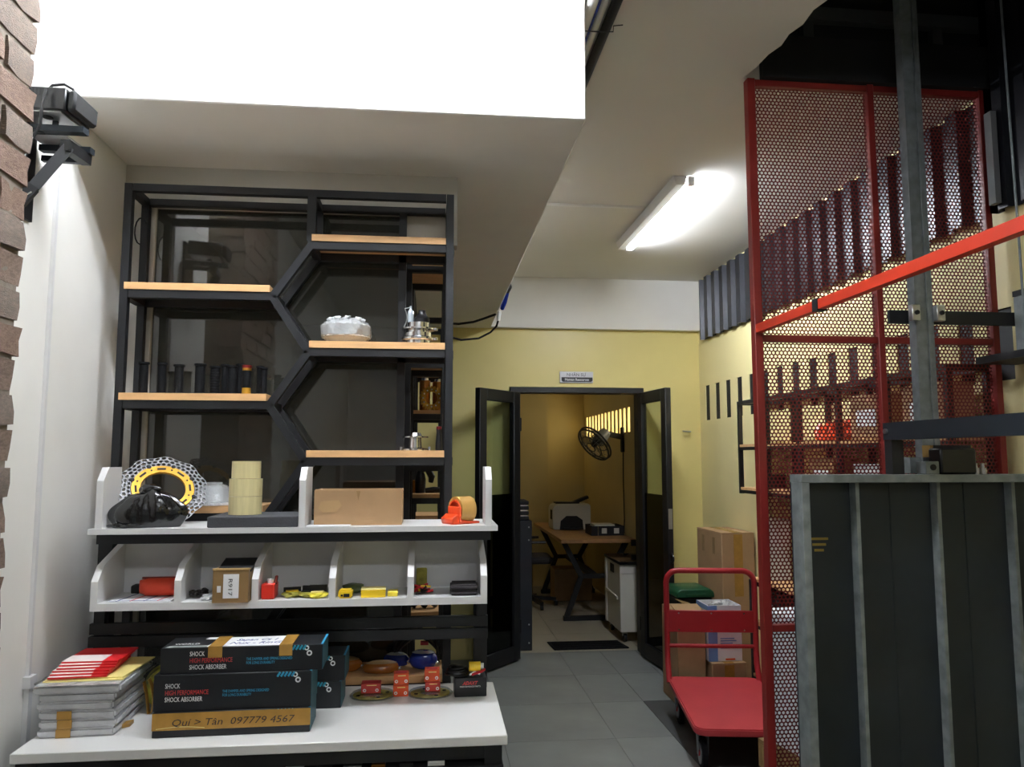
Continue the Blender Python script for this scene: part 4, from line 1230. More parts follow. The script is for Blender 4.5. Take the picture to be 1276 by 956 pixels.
MB().bar((-1.042, 1.99, 2.33), (-0.99, 1.99, 2.33), 0.014).build('bracket_arm', BLACK, dv)
MB().bar((-1.042, 1.945, 2.15), (-1.0, 1.945, 2.15), 0.014).build('bracket_arm', BLACK, dv)
MB().tube([(-0.95, 1.905, 2.40), (-0.952, 1.895, 2.36), (-0.955, 1.9, 2.31), (-0.975, 1.905, 2.27), (-0.995, 1.905, 2.2), (-1.005, 1.905, 2.14)], 0.0035, 6).build('cable', BLACKM, dv)
MB().tube([(-0.96, 1.93, 2.408), (-0.95, 1.935, 2.425), (-0.925, 1.94, 2.432), (-0.905, 1.945, 2.422), (-0.90, 1.95, 2.405)], 0.0035, 6).build('cable', BLACKM, dv)
MB().tube([(-0.968, 1.903, 2.29), (-0.985, 1.90, 2.23), (-1.0, 1.898, 2.17), (-1.01, 1.90, 2.13), (-0.985, 1.9, 2.125), (-0.968, 1.905, 2.14)], 0.0018, 5).build('cable', ALU, dv)

tk = thing('cable_trunking', 'white plastic cable trunking running up the left wall', 'trunking', (-1.04, 2.185, 0))
B(-1.0495, -1.036, 2.176, 2.196, 0, 0.90).build('channel', LAMG, tk)
B(-1.0495, -1.040, 2.180, 2.192, 0.93, ZS - 0.002).build('channel', LAMG, tk)
B(-1.0495, -1.030, 2.168, 2.204, 0.90, 0.93).build('joint', LAMG, tk)

for (x, r, m, lab, nm) in ((0.476, 0.017, LAM, 'white ceiling pipe tight against the white beam', 'ceiling_pipe'),
                           (0.514, 0.012, LAM, 'white ceiling pipe between the blue cable and the black conduit', 'ceiling_pipe'),
                           (0.497, 0.006, BLUE, 'blue cable clipped between the two white ceiling pipes', 'ceiling_cable'),
                           (0.549, 0.0165, BLACKM, 'thick black conduit along the ceiling beside the white pipes', 'ceiling_conduit')):
    o = MB().cyl((x, 0.9, ZC - r - 0.001 - (0.012 if nm == 'ceiling_cable' else 0)), r, 4.85, 'y', 14).build(nm, m)
    recentre(o); tag(o, lab, 'pipe')
o = MB().tube([(0.455, 2.28, 2.894), (0.456, 2.28, 2.862), (0.476, 2.28, 2.857), (0.53, 2.28, 2.857), (0.568, 2.28, 2.86), (0.569, 2.28, 2.88), (0.60, 2.28, 2.885)], 0.002, 5).build('cable_tie', BLACKM)
recentre(o); tag(o, 'thin black cable tie around the ceiling pipes', 'cable tie')
o = MB().tube([(-0.1, 5.2, 2.44), (0.08, 5.2, 2.42), (0.18, 5.2, 2.415), (0.28, 5.2, 2.43), (0.36, 5.18, 2.455), (0.41, 5.15, 2.47), (0.43, 5.13, 2.474)], 0.008, 8).build('loose_cable', BLACKM)
recentre(o); tag(o, 'black loose cable looping from display shelf to the beam edge, upper one', 'cable')
o = MB().tube([(-0.1, 5.24, 2.40), (0.08, 5.24, 2.34), (0.2, 5.24, 2.31), (0.32, 5.22, 2.32), (0.40, 5.2, 2.36), (0.44, 5.17, 2.40), (0.447, 5.13, 2.428)], 0.007, 8).build('loose_cable', BLACKM)
recentre(o); tag(o, 'black loose cable sagging from display shelf to the beam edge, lower one', 'cable')
bc = thing('cable_splice', 'blue taped cable splice with white end at the beam edge', 'cable', (0.47, 5.05, 2.43))
MB().tube([(0.448, 5.12, 2.43), (0.452, 5.1, 2.49)], [0.012, 0.016], 8).build('white_end', LAM, bc)
MB().tube([(0.468, 5.06, 2.50), (0.478, 5.0, 2.54), (0.49, 4.92, 2.585)], [0.014, 0.02, 0.014], 8).build('blue_tape', BLUE, bc)
MB().tube([(0.49, 4.92, 2.585), (0.497, 4.88, 2.61), (0.50, 4.86, 2.63)], [0.014, 0.02, 0.006], 8).build('black_tape', BLACKM, bc)

# door sign
sg = thing('door_sign', 'small silver and black room sign above the double door', 'sign', (1.124, 5.849, 2.075))
B(0.992, 1.258, 5.838, 5.8495, 2.077, 2.168).build('plate', mat('silver_sign', (206, 206, 210), 0.35, metal=0.3), sg, bevel=0.004)
MB().prism([(1.006, 2.122), (1.006, 2.096), (1.018, 2.086), (1.24, 2.086), (1.252, 2.098), (1.252, 2.122)], 'y', 5.8372, 5.838).build('black_band', INKK, sg)
text('lettering', 'NHÂN SỰ', 0.034, Matrix.Translation((1.046, 5.8375, 2.131)) @ Matrix.Rotation(PI / 2, 4, 'X'), INKK, None, width=0.15).name = 'lettering_a'
text('lettering', 'Human Resources', 0.026, Matrix.Translation((1.032, 5.8368, 2.096)) @ Matrix.Rotation(PI / 2, 4, 'X'), INKW, None, width=0.19, bold=0.0006).name = 'lettering_b'
for nm in ('lettering_a', 'lettering_b'):
    o = bpy.data.objects[nm]
    o.data.transform(Matrix.Translation(-Vector(sg.location)))
    o.parent = sg
    o.name = 'lettering'
hk = MB().tube([(2.02, 5.846, 1.70), (2.02, 5.80, 1.70), (2.0, 5.80, 1.70), (1.96, 5.81, 1.705)], 0.006, 6).build('wall_bracket', ALU)
recentre(hk); tag(hk, 'small thin metal bracket on the yellow wall near the corner', 'bracket')

# ------------------------------------------------------------ red platform trolley
ang = math.atan2(1.395 - 1.258, 4.498 - 3.622)
tl = thing('platform_trolley', 'red platform trolley with a tubular push handle and black wheels', 'trolley', (1.585, 4.03, 0), -ang)
hw, hl = 0.262, 0.44
def rrect(hx, hy, r, n=5):
    pts = []
    for (cx, cy, a0) in ((hx - r, hy - r, 0), (-hx + r, hy - r, 90), (-hx + r, -hy + r, 180), (hx - r, -hy + r, 270)):
        for k in range(n + 1):
            a = R(a0 + 90 * k / n)
            pts.append((cx + r * math.cos(a), cy + r * math.sin(a)))
    return pts
MB().prism(rrect(hw, hl, 0.06), 'z', 0.185, 0.22).build('platform', REDB, tl, local=True, bevel=0.006, seg=2)
P = [(-hw + 0.004, hl - 0.06, 0.20), (-hw + 0.004, hl - 0.01, 0.30), (-hw + 0.004, hl + 0.0, 0.36), (-hw + 0.004, hl, 0.76)]
P += [(-hw + 0.074 - 0.07 * math.cos(a), hl, 0.76 + 0.07 * math.sin(a)) for a in [PI / 2 * k / 6 for k in range(1, 7)]]
P += [(hw - 0.074 + 0.07 * math.sin(a), hl, 0.76 + 0.07 * math.cos(a)) for a in [PI / 2 * k / 6 for k in range(0, 7)]]
P += [(hw - 0.004, hl, 0.36), (hw - 0.004, hl - 0.01, 0.30), (hw - 0.004, hl - 0.06, 0.20)]
MB().tube(P, 0.017, 12).build('push_handle', RED, tl, local=True)
MB().box(-hw + 0.006, hw - 0.006, hl - 0.012, hl + 0.004, 0.475, 0.60).build('handle_plate', RED, tl, local=True, bevel=0.003)
for x in (-0.19, 0, 0.19):
    for z in (0.49, 0.585):
        MB().cyl((x, hl - 0.016, z), 0.005, 0.004, 'y', 10).build('bolt', CHROME, tl, local=True)
MB().cyl((-hw + 0.006, hl, 0.395), 0.012, 2 * hw - 0.012, 'x', 10).build('cross_bar', RED, tl, local=True)
for (x, y, c) in ((-hw + 0.05, -hl + 0.1, 1), (hw - 0.05, -hl + 0.1, 1), (-hw + 0.05, hl - 0.13, 0), (hw - 0.05, hl - 0.13, 0)):
    wh = MB().lathe([(0.035, -0.012), (0.062, -0.015), (0.075, -0.012), (0.075, 0.012), (0.062, 0.015), (0.035, 0.012)], axis='x', n=28, M=Matrix.Translation((x, y, 0.076))).build('wheel', RUBBER, tl, local=True)
    MB().lathe([(0.05, -0.0165), (0.05, 0.0165)], axis='x', n=20, M=Matrix.Translation((x, y, 0.076))).build('wheel_rim', ALU, wh, local=True)
    MB().lathe([(0.014, -0.022), (0.014, 0.022)], axis='x', n=14, M=Matrix.Translation((x, y, 0.076))).build('hub', RED, wh, local=True)
    fk = MB()
    for s in (-1, 1):
        fk.prism([(y - 0.028, 0.17), (y + 0.028, 0.17), (y + 0.012, 0.07), (y - 0.012, 0.07)], 'x', x + s * 0.024 - 0.002, x + s * 0.024 + 0.002)
    fk.box(x - 0.03, x + 0.03, y - 0.035, y + 0.035, 0.168, 0.1845)
    fk.build('caster_fork', GALV, tl, local=True)

# ------------------------------------------------------------ goods in the corner by the door
def carton(name, lab, x0, x1, y0, y1, z0, z1, m, rz=0, cat='box', tape=True, flaps=False):
    t = thing(name, lab, cat, ((x0 + x1) / 2, (y0 + y1) / 2, z0), R(rz))
    a, b, h = (x1 - x0) / 2, (y1 - y0) / 2, z1 - z0
    MB().box(-a, a, -b, b, 0, h).build('carton_body', m, t, local=True, bevel=0.004)
    if flaps:
        MB().box(-a, a, -b, -0.003, h + 0.0003, h + 0.005).build('flap', m, t, local=True)
        MB().box(-a, a, 0.003, b, h + 0.0003, h + 0.005).build('flap', m, t, local=True)
    if tape:
        MB().box(-0.03, 0.03, -b - 0.0012, -b - 0.0002, h * 0.6, h - 0.006).build('brown_tape', BTAPE, t, local=True)
        MB().box(-0.03, 0.03, -b, b, h + 0.0052 if flaps else h + 0.0003, h + 0.006 if flaps else h + 0.0011).build('brown_tape', BTAPE, t, local=True)
    return t
t = carton('cardboard_box', 'large tall plain cardboard box in the corner behind the trolley', 1.875, 2.10, 4.86, 5.28, 0.0005, 1.005, CARD, 2, flaps=True)
for y in (-0.1, 0.08):
    MB().box(-0.1137, -0.1127, y, y + 0.04, 0.86, 0.97).build('brown_tape', CARDD, t, local=True)
t = carton('cardboard_box', 'opened cardboard box with loose flaps behind the trolley handle, beside the green bin', 1.498, 1.674, 4.62, 4.93, 0.0005, 0.555, CARD, 0, tape=False)
M = Matrix.Translation((0, -0.155, 0.5555)) @ Matrix.Rotation(R(10), 4, 'X')
MB().box(-0.086, 0.086, 0.0, 0.14, 0, 0.004, M).build('flap', CARD, t, local=True)
M = Matrix.Translation((0.087, 0, 0.5565)) @ Matrix.Rotation(R(16), 4, 'Y')
MB().box(-0.09, 0.0, 0.0, 0.15, 0, 0.004, M).build('flap', CARDD, t, local=True)
t = carton('cardboard_box', 'low crumpled cardboard box under the white and blue carton', 1.69, 1.905, 4.56, 4.80, 0.0005, 0.262, CARD, 0, tape=True, flaps=True)
wbx = thing('white_carton', 'white and blue open printed carton standing on the crumpled cardboard box', 'box', (1.79, 4.70, 0.2695))
mb = MB()
X0, X1, Y0, Y1, hh = -0.105, 0.105, -0.1, 0.1, 0.33
mb.box(X0, X1, Y0, Y0 + 0.005, 0, hh).box(X0, X1, Y1 - 0.005, Y1, 0, hh).box(X0, X0 + 0.005, Y0 + 0.005, Y1 - 0.005, 0, hh).box(X1 - 0.005, X1, Y0 + 0.005, Y1 - 0.005, 0, hh)
mb.box(X0 + 0.005, X1 - 0.005, Y0 + 0.005, Y1 - 0.005, 0, 0.005)
mb.build('carton_body', PAPER, wbx, local=True)
BLUEP = mat('pale_blue_print', (112, 150, 206), 0.5)
MB().box(X0 - 0.0006, -0.048, Y0 - 0.0012, Y0 - 0.0002, 0.0, hh).build('blue_panel', BLUEP, wbx, local=True)
MB().box(X0 - 0.0012, X0 - 0.0002, Y0, Y1, hh - 0.03, hh).build('blue_panel', BLUEP, wbx, local=True)
for k in range(5):
    MB().box(-0.03, 0.07 - 0.012 * (k % 3), Y0 - 0.001, Y0 - 0.0002, 0.075 + 0.014 * k, 0.081 + 0.014 * k).build('print_line', BLUEP, wbx, local=True)
MB().box(0.0, 0.06, Y0 - 0.001, Y0 - 0.0002, 0.006, 0.016).build('orange_print', ORANGE, wbx, local=True)
MB().blob((0.02, 0.0, hh - 0.02), 0.07, 0.06, 0.03, seed=5, amp=0.5).build('clear_bag', FILMW, wbx, local=True)
gb = thing('waste_bin', 'black bin with a green lid behind the opened cardboard box', 'bin', (1.74, 5.10, 0.0005))
MB().prism([(-0.10, 0), (0.10, 0), (0.12, 0.58), (-0.12, 0.58)], 'y', -0.12, 0.12).build('bin_body', BLACKM, gb, local=True, bevel=0.01)
MB().prism([(-0.13, 0.58), (0.13, 0.58), (0.125, 0.615), (0.10, 0.635), (-0.10, 0.635), (-0.125, 0.615)], 'y', -0.135, 0.135).build('lid', GREEN, gb, local=True, bevel=0.006)
MB().box(-0.07, 0.07, -0.142, -0.1355, 0.59, 0.605).build('lid_grip', GREEN, gb, local=True)

# ------------------------------------------------------------ racks along the right wall
def rack(lab, x0, x1, y0, y1, z0, z1, boards, ny, name='wall_rack'):
    t = thing(name, lab, 'rack', ((x0 + x1) / 2, (y0 + y1) / 2, z0))
    s = 0.024
    for i in range(ny + 1):
        y = y0 + s / 2 + (y1 - y0 - s) * i / ny
        for x in (x0 + s / 2, x1 - s / 2):
            B(x - s / 2, x + s / 2, y - s / 2, y + s / 2, z0, z1).build('post', BLACK, t)
        B(x0 + s, x1 - s, y - s / 2, y + s / 2, z1 - s, z1).build('rail', BLACK, t)
    for x in (x0 + s / 2, x1 - s / 2):
        for i in range(ny):
            ya = y0 + s + (y1 - y0 - s) * i / ny
            yb = y0 + (y1 - y0 - s) * (i + 1) / ny
            B(x - s / 2, x + s / 2, ya, yb, z1 - s, z1).build('rail', BLACK, t)
    for z in boards:
        for i in range(ny):
            ya = y0 + s + (y1 - y0 - s) * i / ny
            yb = y0 + (y1 - y0 - s) * (i + 1) / ny
            B(x0 + 0.001, x1 - 0.001, ya + 0.0005, yb - 0.0005, z - 0.016, z).build('shelf_board', WOOD, t)
            B(x0, x0 + s, ya, yb, z - 0.036, z - 0.0165).build('rail', BLACK, t)
    return t
rack('black steel wall rack with oak boards on the cream wall, behind the red mesh', 1.93, 2.115, 2.67, 4.66, 1.275, 1.852, [1.58, 1.315], 5)
rack('low black steel rack with oak boards on the floor behind the red mesh', 1.925, 2.115, 2.67, 4.54, 0, 0.765, [0.782, 0.53, 0.22], 3, 'floor_rack')
def rbox(lab, y, yl, z, h, m, x=2.02, xl=0.13, cat='box', nm='storage_box'):
    t = thing(nm, lab, cat, (x, y, z + E0))
    MB().box(-xl / 2, xl / 2, -yl / 2, yl / 2, 0, h).build('box_body', m, t, local=True, bevel=0.003)
    MB().box(-xl / 2 - 0.002, xl / 2 + 0.002, -yl / 2 - 0.002, yl / 2 + 0.002, h + 0.0002, h + 0.012).build('lid', m, t, local=True, bevel=0.002)
    MB().box(-xl / 2 - 0.0012, -xl / 2 - 0.0002, -yl * 0.3, yl * 0.3, h * 0.3, h * 0.7).build('label', PAPER, t, local=True)
    return t
rbox('brown carton on the wall rack top board near the lift, behind the mesh', 2.86, 0.26, 1.58, 0.2, CARD)
rbox('second brown carton on the wall rack top board, beside the first', 3.26, 0.26, 1.58, 0.19, CARD)
og = thing('orange_strap', 'tangled orange lifting strap heaped on the wall rack behind the red mesh', 'strap', (2.02, 3.62, 1.58 + E0))
rr = random.Random(31)
for k in range(5):
    ph = rr.uniform(0, 6)
    MB().tube([(0.045 * math.cos(q * 0.7 + ph), -0.14 + 0.02 * q, max(0.016, 0.05 + 0.045 * math.sin(q * 0.9 + ph))) for q in range(15)], 0.013, 6).build('strap_loop', ORANGEP, og, local=True)
rbox('dark storage box on the wall rack lower board near the lift', 2.88, 0.28, 1.315, 0.16, BLACKM)
rbox('grey storage box on the wall rack lower board', 3.28, 0.2, 1.315, 0.14, LAMG)
rbox('brown carton on the wall rack lower board', 3.68, 0.24, 1.315, 0.17, CARDD)
rbox('small black boxed part on the far end of the wall rack', 4.40, 0.12, 1.315, 0.07, BLACKP)
rbox('tall white carton on top of the low rack at its far end', 4.42, 0.16, 0.782, 0.34, PAPER, 2.035)
rbox('brown carton on top of the low rack in the middle', 3.75, 0.3, 0.782, 0.3, CARD)
rbox('dark brown carton on top of the low rack nearer the lift', 3.3, 0.3, 0.782, 0.22, CARDD)
rbox('black tool case on the middle board of the low rack', 4.3, 0.22, 0.53, 0.18, BLACKP, cat='case', nm='tool_case')
rbox('grey carton on the bottom board of the low rack', 3.6, 0.3, 0.22, 0.2, GALVD)
wk = thing('white_carton', 'tall white carton with violet print behind the red mesh, on a low dark crate', 'box', (1.585, 3.05, 0.3305), R(14))
MB().box(-0.15, 0.15, -0.17, 0.17, 0, 0.53).build('carton_body', PAPER, wk, local=True, bevel=0.004)
VIO = mat('violet_print', (112, 92, 176), 0.5)
for k in range(5):
    MB().box(-0.1 + 0.01 * (k % 2), -0.055, -0.1712, -0.1702, 0.06 + 0.055 * k, 0.09 + 0.055 * k).build('violet_print', VIO, wk, local=True)
MB().box(-0.15, 0.15, -0.1712, -0.1702, 0.40, 0.405).build('print_line', INKR, wk, local=True)
ck = thing('crate', 'low dark wooden crate under the white violet-printed carton', 'crate', (1.585, 3.05, 0), R(14))
for z in (0.0005, 0.11, 0.22):
    for s in (-1, 1):
        MB().box(-0.17, 0.17, s * 0.18 - 0.01, s * 0.18 + 0.01, z, z + 0.095).build('slat', CARDD, ck, local=True)
        MB().box(s * 0.16 - 0.01, s * 0.16 + 0.01, -0.169, 0.169, z, z + 0.095).build('slat', CARDD, ck, local=True)
MB().box(-0.17, 0.17, -0.19, 0.19, 0.316, 0.33).build('top_board', CARDD, ck, local=True)

# ------------------------------------------------------------ lift: red cage, guide rail, steel panel
CY = 2.6
cg = thing('lift_cage', 'red perforated steel lift cage panel with red frame reaching the ceiling', 'lift cage', (1.62, CY, 0))
ft = 0.03
for x in (1.145, 1.612, 2.062):
    wdt = ft if x < 1.2 else 0.025
    B(x, x + wdt, CY - 0.018, CY + 0.018, 0, 2.894).build('post', CAGE, cg, bevel=0.002)
for (a, b) in ((1.175, 1.612), (1.637, 2.062)):
    for z in (2.866, 1.912, 0.9, 0.0):
        B(a, b, CY - 0.014, CY + 0.014, z, z + 0.025).build('rail', CAGE, cg, bevel=0.002)
def perforated(x0, x1, z0, z1, y, pitch, r):
    vs = []; fs = []
    dz = pitch * math.sqrt(3) / 2
    nz = int((z1 - z0) / dz); nx = int((x1 - x0) / pitch)
    R0 = pitch / math.sqrt(3)
    cs = [(math.cos(R(60 * k + 30)), math.sin(R(60 * k + 30))) for k in range(6)]
    for j in range(nz + 1):
        zc = z0 + j * dz
        for i in range(nx + 1):
            xc = x0 + (i + 0.5 * (j % 2)) * pitch
            if xc > x1: continue
            n = len(vs)
            for (c, s_) in cs: vs.append((xc + R0 * c, y, zc + R0 * s_))
            for (c, s_) in cs: vs.append((xc + r * c, y, zc + r * s_))
            for k in range(6):
                l = (k + 1) % 6
                fs.append((n + k, n + l, n + 6 + l, n + 6 + k))
    me = bpy.data.meshes.new('perforated_sheet')
    me.from_pydata(vs, [], fs)
    me.materials.append(CAGED)
    return me
for (a, b) in ((1.175, 1.612), (1.637, 2.062)):
    for (z0, z1) in ((0.025, 0.9), (0.925, 1.912), (1.937, 2.866)):
        me = perforated(a, b, z0, z1, CY, 0.0148, 0.0056)
        o = new_obj('perforated_sheet', me, cg)
        o.location = -Vector(cg.location)
MB().bar((1.16, CY - 0.018, 1.957), (1.16, 0.95, 1.957), 0.026, 0.03).build('side_rail', BARLIT, cg, label='red side rail coloured as brightly lit, running towards the viewer')
B(1.144, 1.176, 2.14, 2.17, 1.938, 1.976).build('rail_joint', GALVD, cg)
B(1.146, 1.181, 0.93, 0.966, 0, 1.975).build('post', CAGE, cg)

gp = thing('lift_gate', 'grey galvanised sheet steel lift gate with upright ribs, waist high in front of the cage', 'lift gate', (1.62, 2.34, 0))
B(1.156, 2.09, 2.372, 2.378, 0.02, 1.42).build('sheet', GALVD, gp)
B(1.156, 2.09, 2.30, 2.378, 1.42, 1.445).build('top_rail', FRAMEG, gp, bevel=0.001)
B(1.156, 1.182, 2.30, 2.371, 0.0, 1.42).build('side_rail', FRAMEG, gp, bevel=0.001)
B(1.183, 2.09, 2.30, 2.371, 0.0, 0.025).build('bottom_rail', FRAMEG, gp)
for x in (1.366, 1.645, 1.908):
    MB().prism([(x - 0.012, 2.3715), (x - 0.006, 2.345), (x + 0.006, 2.345), (x + 0.012, 2.3715)], 'z', 0.0255, 1.4195).build('rib', FRAMEG, gp)
for x in (1.49, 1.75):
    B(x, x + 0.003, 2.3695, 2.3715, 0.0255, 1.4195).build('sheet_seam', GALVD, gp)
for k in range(3):
    B(1.215 + 0.006 * k, 1.275 - 0.008 * k, 2.3712, 2.3718, 1.235 - 0.018 * k, 1.243 - 0.018 * k).build('chalk_mark', mat('yellow_chalk', (150, 128, 60), 0.9), gp)

gr = thing('guide_rail', 'galvanised steel channel guide rail standing in the lift shaft', 'guide rail', (1.68, 2.46, 1.4455))
X0, X1 = 1.655, 1.72
mb = MB().box(X0, X1, 2.463, 2.469, 1.4455, 4.59).box(X0, X0 + 0.006, 2.43, 2.4625, 1.4455, 4.59).box(X1 - 0.006, X1, 2.43, 2.4625, 1.4455, 4.59)
mb.box(X0 + 0.0065, X0 + 0.036, 2.43, 2.436, 1.4455, 4.59).box(X0 + 0.0365, X1 - 0.02, 2.434, 2.44, 1.4455, 4.59).box(X1 - 0.02, X1 - 0.0065, 2.43, 2.436, 1.4455, 4.59)
mb.build('channel', GALV, gr)
for x in (X0 - 0.028, X1 - 0.002):
    B(x, x + 0.03, 2.405, 2.4295, 1.965, 2.02).build('clamp', ALU, gr, bevel=0.002)
    MB().cyl((x + 0.015, 2.398, 1.992), 0.008, 0.0075, 'y', 8).build('clamp_bolt', BLACKM, gr)
B(1.615, 1.69, 2.44, 2.5, 1.446, 1.50).build('foot_plate', FRAMEG, gr)
o = B(1.585, 2.10, 2.4695, 2.4825, 1.965, 2.012).build('steel_flat', BLACKM)
recentre(o); tag(o, 'black flat steel bar clamped across the guide rail', 'bar')
sb = thing('steel_beam', 'dark steel channel beam running towards the viewer above the lift gate', 'beam', (1.5, 1.9, 0))
MB().prism([(1.475, 1.556), (1.52, 1.556), (1.52, 1.562), (1.481, 1.562), (1.481, 1.606), (1.52, 1.606), (1.52, 1.612), (1.475, 1.612)], 'y', 1.38, 2.365).build('channel', GALVD, sb)
B(1.478, 1.518, 2.325, 2.364, 1.4455, 1.555).build('leg', BLACKM, sb)
B(1.478, 1.518, 1.39, 1.43, 0, 1.555).build('leg', BLACKM, sb)
MB().cyl((1.467, 2.345, 1.584), 0.009, 0.0078, 'x', 8).build('bolt', ALU, sb)
B(1.482, 1.52, 1.62, 1.72, 1.50, 1.555).build('lug_plate', BLACKM, sb)
MB().cyl((1.473, 1.67, 1.53), 0.012, 0.0088, 'x', 10).build('bolt', BRASS, sb)
mo = thing('hoist_motor', 'small black hoist motor with silver bolts on top of the lift gate', 'motor', (1.70, 2.345, 1.4455))
MB().box(1.635, 1.76, 2.31, 2.375, 1.4455, 1.53).build('motor_body', BLACKP, mo, bevel=0.006)
MB().box(1.65, 1.80, 2.382, 2.425, 1.50, 1.54).build('tan_housing', mat('tan_housing', (150, 118, 62), 0.5), mo)
MB().box(1.66, 1.79, 2.3755, 2.3815, 1.5, 1.54).build('bracket', BLACKM, mo)
for x in (1.775, 1.80):
    MB().cyl((x, 2.34, 1.4455), 0.011, 0.02, n=8).build('bolt', ALU, mo)
    MB().cyl((x, 2.34, 1.4655), 0.006, 0.015, n=8).build('bolt_shank', ALU, mo)
MB().box(1.585, 1.632, 2.315, 2.365, 1.4455, 1.487).build('steel_block', FRAMEG, mo, bevel=0.002)
MB().cyl((1.609, 2.311, 1.468), 0.01, 0.004, 'y', 10).build('block_hole', BLACKM, mo)
o = MB().tube([(1.935, 2.3, 4.58), (1.94, 2.3, 3.0), (1.949, 2.3, 2.2), (1.952, 2.3, 1.618)], 0.004, 6).build('hoist_cable', GALV)
recentre(o); tag(o, 'thin steel hoist cable hanging at the right of the shaft', 'cable')
cb2 = thing('control_box', 'small grey control box with black cap at the right edge above the black flat bar', 'control box', (2.08, 2.44, 1.80))
B(2.045, 2.1195, 2.40, 2.46, 1.84, 2.065).build('box_body', FRAMEG, cb2, bevel=0.004)
B(2.045, 2.1195, 2.40, 2.46, 2.0655, 2.085).build('cap', BLACKM, cb2)
o = B(1.96, 2.1195, 1.6, 2.55, 1.835, 1.86).build('wall_rail', BLACK)
recentre(o); tag(o, 'black steel rail on the cream wall below the control box', 'rail')

# ------------------------------------------------------------ office behind the door
dk = thing('desk', 'oak topped desk with black splayed steel legs in the office', 'desk', (1.53, 7.9, 0))
B(1.19, 1.885, 6.98, 8.85, 0.715, 0.75).build('desktop', WOODD, dk, bevel=0.003)
for y in (7.12, 8.55):
    MB().bar((1.24, y, 0.71), (1.40, y, 0.40), 0.045).build('leg', BLACKM, dk)
    MB().bar((1.83, y, 0.71), (1.66, y, 0.40), 0.045).build('leg', BLACKM, dk)
    MB().bar((1.40, y, 0.40), (1.26, y, 0.03), 0.045).build('leg', BLACKM, dk)
    MB().bar((1.66, y, 0.40), (1.80, y, 0.03), 0.045).build('leg', BLACKM, dk)
    B(1.23, 1.83, y - 0.025, y + 0.025, 0.0, 0.04).build('foot', BLACKM, dk)
    B(1.38, 1.68, y - 0.02, y + 0.02, 0.38, 0.42).build('cross_bar', BLACKM, dk)
B(1.50, 1.56, 7.145, 8.525, 0.38, 0.42).build('stretcher', BLACKM, dk)
B(1.84, 1.885, 6.95, 6.978, 0.69, 0.745).build('clip', BLACKM, dk)
pr = thing('printer', 'white desktop printer with black paper tray on the office desk', 'printer', (1.47, 8.1, 0.7505))
MB().prism([(-0.2, 0), (0.2, 0), (0.2, 0.26), (-0.17, 0.26), (-0.2, 0.22)], 'y', -0.16, 0.16).build('case', OFFW, pr, local=True, bevel=0.012, seg=2)
MB().prism([(-0.13, 0.0), (0.12, 0.0), (0.11, 0.1), (0.05, 0.14), (-0.06, 0.14), (-0.12, 0.09)], 'y', -0.166, -0.1602).build('paper_mouth', BLACKM, pr, local=True)
MB().box(-0.09, 0.1, -0.26, -0.167, 0.01, 0.022).build('output_tray', BLACKM, pr, local=True)
MB().box(-0.15, 0.1, -0.05, 0.12, 0.2605, 0.275).build('feeder', BLACKM, pr, local=True)
MB().box(-0.2015, -0.2002, -0.1, 0.02, 0.1, 0.2).build('control_panel', BLACKM, pr, local=True)
M = Matrix.Translation((0.16, 0.05, 0.2605)) @ Matrix.Rotation(R(-22), 4, 'Y')
MB().box(-0.12, 0.06, -0.05, 0.05, 0.0, 0.03, Matrix.Translation((0, 0, 0.03)) @ M).build('paper_guide', BLACKM, pr, local=True)
cr = thing('black_crate', 'black desk organiser crate with papers at the right of the office desk', 'crate', (1.70, 7.45, 0.7505))
mb = MB().box(-0.16, 0.16, -0.15, -0.14, 0, 0.09).box(-0.16, 0.16, 0.14, 0.15, 0, 0.09).box(-0.16, -0.15, -0.14, 0.14, 0, 0.09).box(0.15, 0.16, -0.14, 0.14, 0, 0.09).box(-0.15, 0.15, -0.14, 0.14, 0, 0.01)
mb.build('crate_body', BLACKM, cr, local=True)
MB().box(-0.12, 0.08, -0.1, 0.1, 0.0105, 0.1).build('papers', OFFW, cr, local=True)
MB().box(-0.06, -0.01, -0.152, -0.1502, 0.02, 0.07).build('label', OFFW, cr, local=True)
MB().box(0.06, 0.11, -0.152, -0.1502, 0.02, 0.07).build('label', OFFW, cr, local=True)
MB().box(-0.1, -0.094, -0.158, -0.1502, 0.0, 0.085).build('tag', CHROME, cr, local=True)

fn = thing('wall_fan', 'grey wall fan with a wire cage on the office wall below the lit slots', 'fan', (1.9, 7.45, 1.45))
B(1.875, 1.8995, 7.39, 7.47, 1.55, 1.80).build('wall_plate', BLACKM, fn, bevel=0.008)
MB().bar((1.875, 7.43, 1.70), (1.74, 7.40, 1.73), 0.05).build('arm', NAVY, fn)
FM = Matrix.Translation((1.60, 7.36, 1.64)) @ Euler((0, R(52), R(25)), 'XYZ').to_matrix().to_4x4()
GREYF = mat('fan_grey', (128, 132, 130), 0.4)
MB().lathe([(0.0, 0.18), (0.055, 0.17), (0.065, 0.1), (0.06, 0.04), (0, 0.035)], n=20, M=FM).build('motor', GREYF, fn)
for (r, z) in ((0.19, 0.0), (0.185, -0.03), (0.12, 0.035), (0.07, 0.045), (0.12, -0.06), (0.05, -0.07)):
    MB().tube([FM @ Vector((r * math.cos(a), r * math.sin(a), z)) for a in [2 * PI * k / 36 for k in range(36)]], 0.005 if r < 0.18 else 0.009, 6, closed=True).build('cage_ring', mat('fan_ring', (62, 66, 66), 0.4), fn)
for k in range(16):
    a = 2 * PI * k / 16
    MB().tube([FM @ Vector((r * math.cos(a), r * math.sin(a), z)) for (r, z) in ((0.05, 0.046), (0.12, 0.035), (0.19, 0.0), (0.185, -0.03), (0.12, -0.06), (0.05, -0.07))], 0.0022, 5).build('cage_wire', GREYF, fn)
